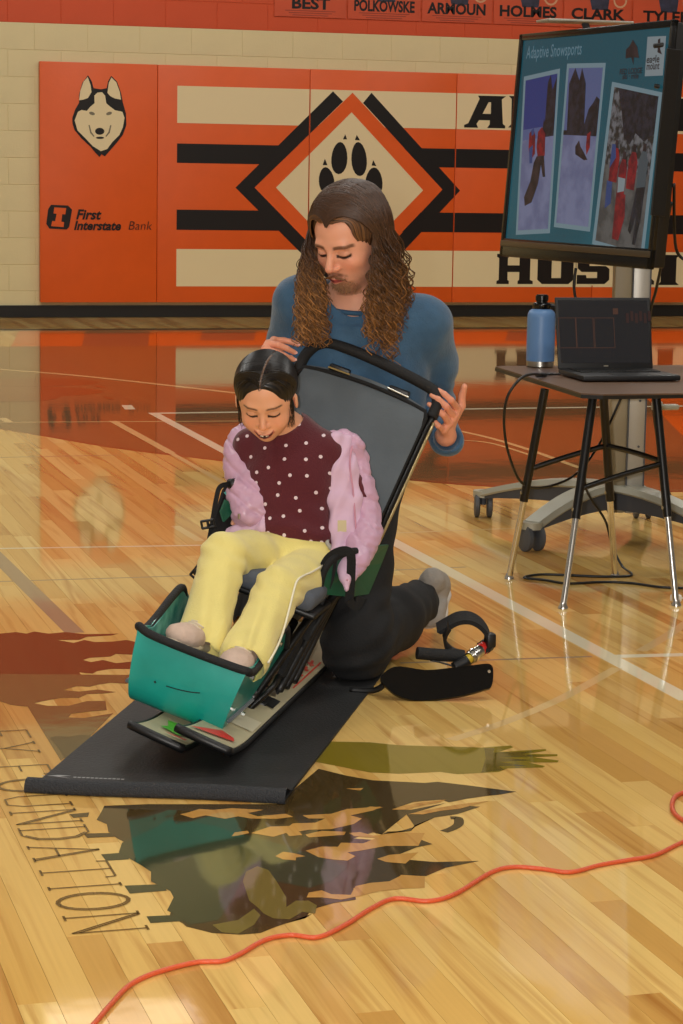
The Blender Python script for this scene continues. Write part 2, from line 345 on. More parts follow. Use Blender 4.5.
# ------------------------------------------------------------------ floor: boards, paint
def floor_material(name, obj_random=True, paint=None, strength=0.0):
    m = bpy.data.materials.new(name); m.use_nodes = True; nt = m.node_tree; N = nt.nodes; L = nt.links; b = N['Principled BSDF']
    geo = N.new('ShaderNodeNewGeometry')
    if obj_random: r = N.new('ShaderNodeObjectInfo'); rnd = r.outputs['Random']
    else: r = N.new('ShaderNodeAttribute'); r.attribute_name = 'rnd'; rnd = r.outputs['Fac']
    ramp = N.new('ShaderNodeValToRGB'); e = ramp.color_ramp.elements
    cs = [(0, (196, 146, 76)), (.2, (216, 170, 92)), (.5, (226, 184, 106)), (.8, (234, 198, 122)), (1, (204, 152, 80))]
    e[0].position = 0; e[0].color = lin(cs[0][1]); e[1].position = 1; e[1].color = lin(cs[4][1])
    for p, c in cs[1:4]: q = e.new(p); q.color = lin(c)
    L.new(rnd, ramp.inputs[0])
    off = N.new('ShaderNodeCombineXYZ'); mu = N.new('ShaderNodeMath'); mu.operation = 'MULTIPLY'; mu.inputs[1].default_value = 37.0
    L.new(rnd, mu.inputs[0]); L.new(mu.outputs[0], off.inputs[0]); L.new(mu.outputs[0], off.inputs[1])
    ad = N.new('ShaderNodeVectorMath'); L.new(geo.outputs['Position'], ad.inputs[0]); L.new(off.outputs[0], ad.inputs[1])
    mp = N.new('ShaderNodeMapping'); mp.inputs['Scale'].default_value = (13, .55, 1); L.new(ad.outputs[0], mp.inputs[0])
    n1 = N.new('ShaderNodeTexNoise'); n1.inputs['Scale'].default_value = 1.6; n1.inputs['Detail'].default_value = 5; n1.inputs['Distortion'].default_value = 1.2; L.new(mp.outputs[0], n1.inputs['Vector'])
    mr = N.new('ShaderNodeMapRange'); mr.inputs[1].default_value = .52; mr.inputs[2].default_value = .86; L.new(n1.outputs[0], mr.inputs[0])
    mx = N.new('ShaderNodeMix'); mx.data_type = 'RGBA'; mx.blend_type = 'MULTIPLY'; L.new(mr.outputs[0], mx.inputs[0]); L.new(ramp.outputs[0], mx.inputs[6]); mx.inputs[7].default_value = lin((190, 146, 100))
    mp2 = N.new('ShaderNodeMapping'); mp2.inputs['Scale'].default_value = (150, 2.5, 1); L.new(ad.outputs[0], mp2.inputs[0])
    n2 = N.new('ShaderNodeTexNoise'); n2.inputs['Scale'].default_value = 1; n2.inputs['Detail'].default_value = 3; L.new(mp2.outputs[0], n2.inputs['Vector'])
    mr2 = N.new('ShaderNodeMapRange'); mr2.inputs[3].default_value = .9; mr2.inputs[4].default_value = 1.06; L.new(n2.outputs[0], mr2.inputs[0])
    mx2 = N.new('ShaderNodeMix'); mx2.data_type = 'RGBA'; mx2.blend_type = 'MULTIPLY'; mx2.inputs[0].default_value = 1; L.new(mx.outputs[2], mx2.inputs[6]); L.new(mr2.outputs[0], mx2.inputs[7])
    out = mx2.outputs[2]
    if paint is not None:
        mx3 = N.new('ShaderNodeMix'); mx3.data_type = 'RGBA'; mx3.inputs[0].default_value = strength; L.new(out, mx3.inputs[6]); mx3.inputs[7].default_value = lin(paint); out = mx3.outputs[2]
    L.new(out, b.inputs['Base Color'])
    b.inputs['Roughness'].default_value = .05; b.inputs['Specular IOR Level'].default_value = .5
    nb = N.new('ShaderNodeTexNoise'); nb.inputs['Scale'].default_value = 9; nb.inputs['Detail'].default_value = 2; L.new(geo.outputs['Position'], nb.inputs['Vector'])
    bp = N.new('ShaderNodeBump'); bp.inputs['Strength'].default_value = .02; bp.inputs['Distance'].default_value = .01; L.new(nb.outputs[0], bp.inputs['Height']); L.new(bp.outputs[0], b.inputs['Normal'])
    return m
M_board = floor_material('maple_board'); M_boardfar = floor_material('maple_board_far', False)
M_gap = mat('board_gap', (96, 62, 30), .5)
fl_o = plane('floor', [(XL, YB, -.004), (XR, YB, -.004), (XR, D+.006, -.004), (XL, D+.006, -.004)], M_gap)
BW = .0572
def screen(P):
    d = np.array(P)-np.array([0, 0, CAMH]); z = d@CF
    return 341.5+FOC*(d@CR)/z, 512-FOC*(d@CU)/z, z
rng = random.Random(3)
bm_ = MB(); bm_.box((0, 0, -.006), (BW-.0006, 1, .012)); vb = np.concatenate(bm_.v); bme = bpy.data.meshes.new('floor_board'); bme.from_pydata(vb.tolist(), [], bm_.f); bme.materials.append(M_board)
near = []; far = []
nx = int((XR-XL)/BW)
for i in range(nx):
    x = XL+(i+.5)*BW; y = YB-rng.random()*1.5
    while y < D:
        l = rng.uniform(.35, 1.7); y0, y1 = max(y, YB), min(y+l, D); y += l
        if y1-y0 < .05: continue
        vis = False
        if y1 > 2.0:
            for t in (0, .5, 1):
                sx_, sy_, z_ = screen((x, max(y0+(y1-y0)*t, 2.0), 0))
                if -40 < sx_ < 723 and 300 < sy_ < 1100: vis = True
        (near if vis else far).append((x, y0, y1))
near.sort(key=lambda q: math.hypot(q[0], q[1]))
far += near[296:]; near = near[:296]
for x, y0, y1 in near:
    o = bpy.data.objects.new('floor_board', bme); COL.objects.link(o); o.location = (x, (y0+y1)/2, 0); o.scale = (1, y1-y0-.0006, 1); o.parent = fl_o
V = []; F = []; R_ = []
for x, y0, y1 in far:
    k = len(V); h = BW/2-.0003
    V += [(x-h, y0, 0), (x+h, y0, 0), (x+h, y1-.0006, 0), (x-h, y1-.0006, 0)]; F.append((k, k+1, k+2, k+3)); R_ += [rng.random()]*4
    V += [(x-h, y0, -.004), (x+h, y0, -.004)]; F.append((k+4, k+5, k+1, k)); R_ += [R_[-1]]*2
fo = mesh_obj('distant_floor_boards', V, F, M_boardfar, fl_o); fo['kind'] = 'stuff'
a = fo.data.attributes.new('rnd', 'FLOAT', 'POINT'); a.data.foreach_set('value', R_)

def fmark(name, loops, m, lay=1, tess=True):
    tr, P = fill2d(loops); return mesh_obj(name, [(q[0], q[1], (.00006*lay)) for q in P], tr, m, fl_o)
def fpoly(name, pts, m, lay=1, holes=()):
    return fmark(name, [[tuple(fp(*p)[:2]) for p in pts]]+[[tuple(fp(*p)[:2]) for p in h] for h in holes], m, lay)
def fline(name, a, b, w, m, lay=2):
    a = np.array(a)[:2]; b = np.array(b)[:2]; d = b-a; d /= np.linalg.norm(d); n = np.array([-d[1], d[0]])*w/2
    return fmark(name, [[tuple(a-n), tuple(b-n), tuple(b+n), tuple(a+n)]], m, lay)
def fcurve(name, pts, w, m, lay=2):
    P = smooth_path([fp(*p)[:2] for p in pts], 6); T = np.gradient(P, axis=0); T /= np.linalg.norm(T, axis=1)[:, None]; n = np.stack([-T[:, 1], T[:, 0]], 1)*w/2
    V = [(q[0], q[1], (.00006*lay)) for q in np.concatenate([P-n, P+n])]; m_ = len(P)
    return mesh_obj(name, V, [[i, i+1, i+1+m_, i+m_] for i in range(m_-1)], m, fl_o)
def paint(name, c, st): return floor_material(name, False, c, st)
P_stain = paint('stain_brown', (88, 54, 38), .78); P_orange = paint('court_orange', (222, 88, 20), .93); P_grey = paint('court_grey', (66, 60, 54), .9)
P_white = paint('court_white', (232, 222, 190), .92); P_tan = paint('court_tan', (226, 196, 138), .7); P_lgrey = paint('court_light_grey', (150, 138, 116), .75); P_black = paint('court_black', (22, 18, 15), .95); P_red = paint('stain_red', (104, 24, 12), .85)
yb_ = lambda y, x=100: fp(x, y)[1]
Y1, Y2, Y3 = yb_(328.7), yb_(330.6), yb_(346)
fmark('black_border_line', [[(XL, Y2), (XR, Y2), (XR, Y1), (XL, Y1)]], P_black, 2)
xo = fp(33, 338)[0]
fmark('orange_border', [[(xo-.25, Y3), (XR, Y3), (XR, Y2), (xo, Y2)]], P_orange, 1)
for x0, x1, y1 in ((82, 148, 346), (199.5, 254, 340.5), (300, 345, 341), (372, 410, 341), (505, 560, 341)):
    a = fp(x0+3, 331); b = fp(x1+2, 331); c = fp(x1, y1); d = fp(x0, y1); fmark('grey_border_letter', [[tuple(q[:2]) for q in (a, b, c, d)]], P_grey, 2)
# big stained field, with its curved near edge
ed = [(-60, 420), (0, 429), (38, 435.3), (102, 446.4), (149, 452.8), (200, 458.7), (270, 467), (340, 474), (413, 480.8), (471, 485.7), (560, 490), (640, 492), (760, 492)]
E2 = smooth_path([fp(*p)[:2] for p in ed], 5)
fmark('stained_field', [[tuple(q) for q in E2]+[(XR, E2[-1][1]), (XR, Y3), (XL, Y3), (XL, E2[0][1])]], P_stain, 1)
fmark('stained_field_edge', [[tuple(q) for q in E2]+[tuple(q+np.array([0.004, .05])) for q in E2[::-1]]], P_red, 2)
fpoly('orange_court_field', [(560, 346), (760, 346), (760, 452), (683, 436), (655, 408), (640, 390), (600, 372)], P_orange, 2)
def fell(x0, x1, y0, y1, m, lay=3):
    fpoly('red_stain_mark', [((x0+x1)/2+(x1-x0)/2*math.cos(t*PI/12), (y0+y1)/2+(y1-y0)/2*math.sin(t*PI/12)) for t in range(24)], m, lay)
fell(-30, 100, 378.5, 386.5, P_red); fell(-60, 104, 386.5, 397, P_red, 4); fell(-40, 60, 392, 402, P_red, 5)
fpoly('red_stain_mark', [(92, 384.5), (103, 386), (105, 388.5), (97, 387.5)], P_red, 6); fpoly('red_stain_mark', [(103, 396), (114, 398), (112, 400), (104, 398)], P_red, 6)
# court lines
c0 = fp(139, 413.5); far_end = fp(690, 700)
Xl = (fp(400, 545)[0]+fp(683, 697)[0])/2
fline('white_court_line', (Xl, c0[1]), (Xl, far_end[1]), .05, P_white, 4)
fline('white_court_line', (Xl-.025, c0[1]), (Xl+5.0, c0[1]), .05, P_white, 3)
fpoly('white_lane_mark', [(121.5, 405.3), (131.5, 405), (135.5, 409.3), (125, 409.5)], P_white, 4)
fline('tan_court_line', fp(113, 421), fp(171, 453), .04, P_tan, 4); fline('tan_court_line', fp(171, 453), fp(240, 492), .025, P_tan, 4)
fline('tan_court_line', fp(-30, 422.5), fp(330, 420.5), .022, P_tan, 3); fline('tan_court_line', fp(2, 418), fp(9, 422), .04, P_tan, 3)
fcurve('tan_court_arc', [(-40, 366), (0, 369.5), (60, 374), (120, 380), (200, 389), (280, 398)], .05, P_tan, 7)
fcurve('tan_court_arc', [(455, 430), (490, 438), (530, 450), (580, 468)], .03, P_tan, 7); fcurve('tan_court_arc', [(455, 440), (490, 443), (530, 455)], .02, P_tan, 8)
fline('white_court_line', fp(-30, 549), fp(250, 544.5), .018, P_white, 3); fline('white_court_line', fp(175, 526), fp(200, 541), .03, P_tan, 3)
fline('grey_court_line', fp(-30, 582.5), fp(215, 575), .012, P_lgrey, 3); fline('grey_court_line', fp(388, 570.5), fp(466, 567), .012, P_lgrey, 3)
fline('grey_court_line', fp(-30, 458), fp(120, 455), .012, P_lgrey, 3); fline('grey_court_line', fp(-20, 540), fp(75, 633), .05, P_lgrey, 4)
fline('grey_court_line', fp(400, 663), fp(592, 656.5), .014, P_lgrey, 3)
fline('white_court_line', fp(612, 656.5), fp(730, 653.5), .035, P_white, 3)
fcurve('tan_court_arc', [(451, 740), (500, 724), (560, 699), (617, 668)], .028, P_tan, 5); fcurve('tan_court_arc', [(641, 651), (665, 637), (700, 614)], .03, P_tan, 5)
fline('white_court_line', fp(395, 533), fp(520, 528), .015, P_tan, 3)

# painted landscape emblem on the floor
G_red = paint('emblem_red_brown', (92, 42, 18), .9); G_olive = paint('emblem_olive_brown', (98, 82, 48), .86); G_yel = paint('emblem_yellow_green', (122, 112, 28), .88); G_dark = paint('emblem_dark_brown', (52, 44, 26), .94)
G_green = paint('trunk_and_reflection_green', (36, 58, 42), .95); G_lol = paint('emblem_light_olive', (104, 96, 46), .92); G_wood = floor_material('emblem_bare_wood', False)
def Z(ox, oy, s, l): return [(ox+x/s, oy+y/s) for x, y in l]
fpoly('painted_sky_band', Z(0, 600, 3.794, [(-150, 135), (0, 128), (60, 122), (100, 128), (130, 120), (185, 128), (250, 122), (320, 130), (450, 128), (420, 135), (330, 140), (300, 152), (215, 152), (280, 163), (320, 152), (360, 160), (430, 158), (480, 152), (520, 160), (560, 190), (540, 210), (440, 205), (420, 215), (340, 220), (315, 228), (345, 236), (390, 228), (440, 240), (520, 232), (560, 240), (540, 262), (420, 262), (370, 270), (350, 280), (300, 275), (310, 285), (360, 292), (520, 282), (560, 290), (520, 296), (340, 300), (250, 290), (200, 300), (170, 285), (60, 302), (-150, 290)]), G_red, 6)
fpoly('painted_hill_band', Z(0, 600, 3.794, [(-150, 280), (540, 285), (530, 305), (480, 318), (420, 315), (370, 322), (340, 330), (290, 328), (240, 342), (300, 348), (370, 340), (440, 350), (400, 355), (330, 358), (300, 372), (230, 372), (160, 385), (130, 392), (180, 402), (260, 402), (330, 384), (400, 383), (405, 418), (330, 425), (270, 432), (260, 446), (320, 448), (430, 430), (420, 440), (300, 560), (230, 610), (105, 405), (70, 402), (40, 398), (0, 385), (-150, 375)]), G_olive, 7)
fpoly('painted_dark_band', Z(0, 600, 3.794, [(190, 522), (220, 515), (260, 520), (300, 512), (345, 515), (300, 640), (245, 600)]), G_dark, 8)  # dark brown patch of the emblem paint
fpoly('painted_meadow_band', [(300, 741)]+Z(370, 700, 3.415, [(0, 145), (100, 155), (200, 158), (300, 160), (380, 163), (480, 156), (490, 162), (440, 178), (600, 168), (602, 174), (540, 184), (640, 186), (640, 192), (560, 196), (645, 207), (640, 214), (540, 214), (598, 226), (590, 231), (470, 234), (440, 246), (300, 254), (240, 246), (100, 252), (0, 248)])+[(290, 757)], G_yel, 6)
fpoly('painted_meadow_dark', Z(370, 700, 3.415, [(390, 164), (425, 166), (420, 180), (560, 176), (520, 186), (600, 192), (440, 198), (560, 206), (440, 212), (540, 226), (440, 226), (460, 240), (380, 248), (395, 200)]), paint('emblem_dark_yellow', (86, 80, 22), .9), 7)  # darker yellow-green patches within the meadow paint
tree = [(80, 812), (130, 800)]
tree = Z(180, 740, 3.105, [(-235, 205), (-100, 200), (300, 200), (430, 90), (520, 112), (600, 126), (760, 134)])+Z(370, 700, 3.415, [(230, 280), (340, 293), (500, 314), (440, 324), (400, 328), (330, 338), (270, 350), (240, 341), (150, 348), (75, 374), (140, 376), (260, 352), (130, 392), (260, 375), (410, 345), (330, 362), (376, 365), (300, 390), (220, 402), (150, 430), (140, 448), (60, 450), (40, 460)])
tree += Z(300, 680, 1.783, [(190, 240), (205, 262), (185, 268), (150, 275), (130, 272), (95, 283), (225, 292), (200, 302), (160, 318), (240, 325), (320, 323), (260, 335), (225, 350), (180, 348), (170, 362), (130, 362), (95, 372), (100, 392), (60, 398), (20, 410), (10, 425)])
tree += Z(180, 740, 3.105, [(410, 540), (330, 570), (300, 580), (250, 600), (190, 605), (100, 600), (20, 580), (0, 560)])
tree += Z(0, 760, 3.415, [(640, 575), (625, 560), (580, 530), (590, 500), (615, 470), (600, 448), (545, 412), (545, 385), (550, 375), (520, 370), (470, 345), (440, 320), (430, 305), (440, 290), (400, 268), (370, 245), (365, 220), (330, 205), (345, 180)])
fpoly('painted_tree', tree, G_dark, 9)
for b in ([(238, 186), (305, 180), (300, 195), (250, 198)], [(285, 252), (395, 250), (400, 262), (298, 267)], [(345, 323), (440, 316), (440, 340), (362, 345)], [(425, 430), (556, 425), (570, 447), (443, 457)], [(500, 535), (600, 530), (640, 550), (514, 558)]):
    fpoly('painted_tree_trunk', Z(0, 760, 3.415, b), G_green if b[0][1] > 300 else G_dark, 10)
fpoly('painted_box_reflection', Z(180, 740, 3.105, [(-70, 270), (-40, 250), (40, 255), (120, 270), (170, 290), (230, 300), (330, 330), (480, 380), (520, 395), (470, 440), (400, 460), (200, 420), (160, 500), (120, 560), (30, 575), (5, 555), (-40, 530), (-20, 490), (-30, 470), (-90, 440), (-90, 410), (-120, 390), (-190, 350), (-180, 320)]), G_green, 11)  # green reflection of the foot box, painted onto the floor over the tree
fpoly('painted_light_clearing', Z(180, 740, 3.105, [(195, 440), (205, 410), (240, 393), (275, 405), (300, 440), (330, 490), (330, 520), (360, 500), (400, 500), (425, 515), (420, 540), (380, 535), (340, 558), (290, 555), (260, 540), (240, 520), (215, 500)]), G_lol, 12)
fpoly('painted_light_clearing', Z(180, 740, 3.105, [(100, 575), (180, 560), (230, 525), (250, 545), (230, 575), (180, 603), (130, 598)]), G_lol, 12)
for h in ([(0, 232), (30, 225), (60, 215), (100, 218), (160, 213), (260, 218), (210, 228), (240, 238), (330, 230), (352, 240), (300, 246), (220, 245), (180, 238), (140, 246), (80, 235), (40, 244)],
          [(380, 235), (470, 230), (520, 215), (625, 208), (600, 220), (530, 235), (565, 245), (540, 262), (470, 278), (400, 280), (370, 285), (380, 296), (340, 300), (330, 290), (290, 302), (220, 290), (280, 270), (340, 268), (350, 260), (420, 258), (450, 245), (400, 245)],
          [(160, 300), (170, 288), (210, 283), (215, 290), (180, 298)], [(388, 295), (440, 283), (515, 286), (510, 296), (450, 300), (400, 304)],
          [(525, 290), (560, 287), (600, 298), (683, 288), (760, 290), (740, 330), (640, 330), (560, 345), (520, 350), (545, 362), (520, 376), (470, 372), (430, 365), (390, 345), (440, 332), (490, 333), (500, 320), (570, 322), (610, 305), (540, 300)],
          [(296, 362), (320, 348), (350, 352), (390, 362), (360, 366), (360, 375), (320, 372)],
          [(612, 370), (650, 358), (740, 350), (700, 385), (640, 380)], [(393, 490), (400, 475), (440, 468), (470, 480), (530, 482), (545, 455), (590, 445), (650, 440), (690, 420), (760, 425), (760, 460), (700, 462), (620, 470), (560, 485), (500, 497), (440, 490)],
          [(515, 152), (570, 150), (560, 158)]):
    fpoly('bare_wood_gap', Z(180, 740, 3.105, h), G_wood, 13)
for h in ([(75, 376), (110, 364), (180, 350), (262, 341), (240, 350), (170, 362), (120, 376)], [(130, 391), (220, 372), (300, 358), (410, 345), (380, 352), (310, 372), (240, 380), (180, 392)], [(-40, 380), (0, 365), (45, 368), (0, 378)]):
    fpoly('bare_wood_gap', Z(370, 700, 3.415, h), G_wood, 14)
fcurve('painted_tree_twig', Z(370, 700, 3.415, [(275, 403), (300, 405), (302, 425), (280, 440), (252, 450)]), .018, G_dark, 10)
fcurve('painted_tree_twig', Z(370, 700, 3.415, [(-80, 560), (0, 535), (60, 525), (130, 500), (195, 486)]), .03, G_dark, 10)

# engraved lettering running along the boards
M_ink = paint('floor_letter_ink', (92, 68, 34), .9)
Xb = (fp(75, 920)[0]+fp(6, 822)[0])/2; Xt = fp(149, 931)[0]; LH = Xt-Xb
ystart, yend = fp(10, 765)[1], fp(118, 936)[1]
def segs(ch):
    S = {'F': [[(.15, 0), (.15, 1)], [(.15, 1), (.85, 1)], [(.15, .52), (.6, .52)], [(.85, 1), (.85, .85)], [(0, 0), (.35, 0)]],
         'Y': [[(.5, 0), (.5, .45)], [(.5, .45), (.1, 1)], [(.5, .45), (.9, 1)], [(.35, 0), (.65, 0)], [(0, 1), (.25, 1)], [(.75, 1), (1, 1)]],
         'E': [[(.15, 0), (.15, 1)], [(.15, 1), (.85, 1)], [(.15, .52), (.6, .52)], [(.15, 0), (.85, 0)]],
         'U': [[(.15, 1), (.15, .25), (.3, .02), (.7, .02), (.85, .25), (.85, 1)], [(0, 1), (.3, 1)], [(.7, 1), (1, 1)]],
         'N': [[(.12, 0), (.12, 1)], [(.12, 1), (.9, 0)], [(.18, 1), (.9, .1)], [(.9, 0), (.9, 1)], [(0, 0), (.26, 0)], [(.76, 1), (1, 1)], [(0, 1), (.2, 1)]],
         'D': [[(.15, 0), (.15, 1)], [(0, 1), (.5, 1), (.8, .8), (.88, .5), (.8, .2), (.5, 0), (0, 0)], [(.5, .95), (.73, .78), (.8, .5), (.73, .22), (.5, .05)]],
         'A': [[(.08, 0), (.5, 1)], [(.5, 1), (.92, 0)], [(.45, 1), (.84, 0)], [(.25, .38), (.75, .38)], [(0, 0), (.22, 0)], [(.74, 0), (1, 0)]],
         'T': [[(.5, 0), (.5, 1)], [(.05, 1), (.95, 1)], [(.05, 1), (.02, .85)], [(.95, 1), (.98, .85)], [(.34, 0), (.66, 0)]],
         'I': [[(.5, 0), (.5, 1)], [(.3, 0), (.7, 0)], [(.3, 1), (.7, 1)]]}
    if ch == 'O':
        c = [(.5+.46*math.cos(t*PI/10), .5+.5*math.sin(t*PI/10)) for t in range(21)]; c2 = [(.5+.39*math.cos(t*PI/10), .5+.47*math.sin(t*PI/10)) for t in range(21)]
        return [c, c2]
    return S[ch]
txt = 'EY FOUNDATION'; wd = {'I': .5, ' ': .6}; adv = [wd.get(c, 1.0) for c in txt]
tot = sum(adv[3:]); unit = (ystart-yend)/tot
cy = ystart+unit*sum(adv[:3])
for c, w in zip(txt, adv):
    if c != ' ':
        b = MB(); wl = unit*w*.86
        for s in segs(c):
            P = np.array([(Xb+LH*v, cy-(wl*u), 0) for u, v in s]); T = np.gradient(P, axis=0); T /= np.linalg.norm(T, axis=1)[:, None]+1e-9; n = np.stack([-T[:, 1], T[:, 0], T[:, 0]*0], 1)*.0022
            m_ = len(P); Vv = np.concatenate([P-n, P+n]); Vv[:, 2] = .00006*18; b.add(Vv, [[i, i+1, i+1+m_, i+m_] for i in range(m_-1)])
        o = mesh_obj('floor_letter', np.concatenate(b.v), b.f, M_ink, fl_o)
    cy -= unit*w

# ------------------------------------------------------------------ sit-ski frame: x to its own left side (image right), y to its back, z up; leaned 18 degrees
AL, RO = math.radians(28.2), math.radians(18)
Rh = np.array([math.cos(AL), -math.sin(AL), 0]); Bk = np.array([math.sin(AL), math.cos(AL), 0]); UZ = np.array([0, 0, 1.0])
SO = np.array([1.222, 4.995, 0]); EX = math.cos(RO)*Rh-math.sin(RO)*UZ; EY = Bk; EZ = math.cos(RO)*UZ+math.sin(RO)*Rh
FR = np.stack([EX, EY, EZ], 1)
def ch(x, y, z): return SO+x*EX+y*EY+z*EZ
def chl(pts): return [ch(*q) for q in pts]
def cp(px, py, y):                          # photograph pixel -> point in the seat frame's plane y
    d = pray(px, py); C = np.array([0, 0, CAMH]); t = (y-(C-SO)@EY)/(d@EY); return C+t*d
def wy(px, py, Y): d = pray(px, py); return np.array([0, 0, CAMH])+d*(Y/d[1])

M_steel = mat('brushed_steel', (190, 188, 180), .28, metal=1.0); M_chrome = mat('chrome', (235, 234, 232), .2, metal=1.0)
M_blackm = mat('black_painted_steel', (14, 13, 13), .3); M_blackp = mat('black_plastic', (14, 14, 15), .45); M_web = mat('black_webbing', (13, 13, 14), .85, bump=.3, bscale=300)
M_foam = mat('black_foam_grip', (17, 17, 18), .75, bump=.25, bscale=220)

# mat
mt = empty('exercise_mat', (*fp(200, 745)[:2], 0), 'black exercise mat under the sit-ski, its near end curling', 'mat')
M_mat = mat('mat_black', (27, 28, 29), .62, var=.35, vscale=5, bump=.2, bscale=180); M_matrib = mat('mat_underside', (34, 35, 38), .7, bump=.5, bscale=260)
A_ = fp(30, 791)[:2]; B_ = fp(285, 802)[:2]; A2 = fp(380, 520)[:2]; 
md = np.array([.447, .894]); ml = 1.34; CA = A_+md*ml; CB = B_+md*1.27
b = MB(); n = 24; t_ = .006
top = []
for i in range(n+1):
    f = i/n
    for j in range(9):
        g = j/8; P = (A_*(1-g)+B_*g)*(1-f)+(CA*(1-g)+CB*g)*f; z = t_+.002*math.sin(3*f+2*g)
        if f > .85 and g > .6: z += .035*((f-.85)/.15)**2*((g-.6)/.4)
        top.append((P[0], P[1], z))
F_ = [[i*9+j, i*9+j+1, (i+1)*9+j+1, (i+1)*9+j] for i in range(n) for j in range(8)]
N0 = len(top); b.add(np.array(top+[(x, y, max(z-t_, .0008)) for x, y, z in top]), F_+[[k+N0 for k in f[::-1]] for f in F_]+
    [[i*9, (i+1)*9, (i+1)*9+N0, i*9+N0] for i in range(n)]+[[i*9+8, (i+1)*9+8, (i+1)*9+8+N0, i*9+8+N0] for i in range(n)]+[[n*9+j, n*9+j+1, n*9+j+1+N0, n*9+j+N0] for j in range(8)])
b.build('mat_sheet', M_mat, mt, ang=50)
# near end curl: a rounded lip rolled downward
b = MB(); rows = []
eo = np.array([-md[0], -md[1], 0])
for k in range(9):
    a = k/8*PI*.78; rr = .019
    o1 = eo*(rr*math.sin(a)); z = .0065+.0+(-rr+rr*math.cos(a))+.020
    rows.append([np.array([*(A_*(1-g)+B_*g), 0])+o1+eo*.004*math.sin(7*g)+np.array([0, 0, max(z, .001)]) for g in np.linspace(-.012, 1.008, 13)])
rows = [[np.array([*(A_*(1-g)+B_*g), 0])-eo*.06+np.array([0, 0, .0075]) for g in np.linspace(-.012, 1.008, 13)], [np.array([*(A_*(1-g)+B_*g), 0])-eo*.03+np.array([0, 0, .014]) for g in np.linspace(-.012, 1.008, 13)]]+rows
V = np.array([q for r in rows for q in r]); nr = len(rows); F_ = [[i*13+j, i*13+j+1, (i+1)*13+j+1, (i+1)*13+j] for i in range(nr-1) for j in range(12)]
b.add(V, F_); b.add(V-np.array([0, 0, .0])+np.array([eo*-.004]), [f[::-1] for f in F_]); b.build('curled_edge', M_matrib, mt, smooth=True)
M_print = mat('mat_print', (150, 150, 150), .6)
q = np.array(fp(40, 783))+np.array([0, 0, .0085+.003]); exm = np.array([*(B_-A_), 0]); exm /= np.linalg.norm(exm); eym = np.array([md[0], md[1], 0])
b = MB(); b.add(np.array([q+exm*u+eym*v for u, v in [(0, .01), (.03, .022), (.055, .02), (.035, .012), (.06, .002), (.02, .012), (.0, .014)]]), [[0, 1, 2, 3, 4, 5, 6]])
for k in range(12): c = q+exm*(.062+.0085*k)+eym*.008; b.add(np.array([c, c+exm*.006, c+exm*.006+eym*.006, c+eym*.006]), [[0, 1, 2, 3]])
b.build('faint_logo_print', M_print, mt)

# ---- sit-ski
sk = empty('sit_ski', tuple(SO), 'teal and black two-ski sit-ski with grey seat, tipped over to one side on the mat', 'sit-ski')
M_teal = mat('teal_shell', (0, 140, 128), .35, var=.28, vscale=7, bump=.04, bscale=40, c2=(30, 160, 148), coat=.3); M_tealin = mat('teal_shell_inside', (120, 190, 178), .5, c2=(30, 130, 120), vscale=25)
M_green = mat('green_side_panel', (10, 84, 60), .45, var=.25, vscale=8); M_ski = mat('ski_topsheet', (196, 186, 152), .3, var=.1, vscale=10); M_skired = mat('ski_red_print', (214, 52, 44), .35); M_skigreen = mat('ski_green_print', (96, 186, 52), .35)
M_grey = mat('grey_seat_fabric', (88, 96, 102), .85, var=.16, vscale=9, bump=.12, bscale=120, sheen=.2); M_cush = mat('grey_cushion', (84, 90, 100), .9, bump=.2, bscale=100)
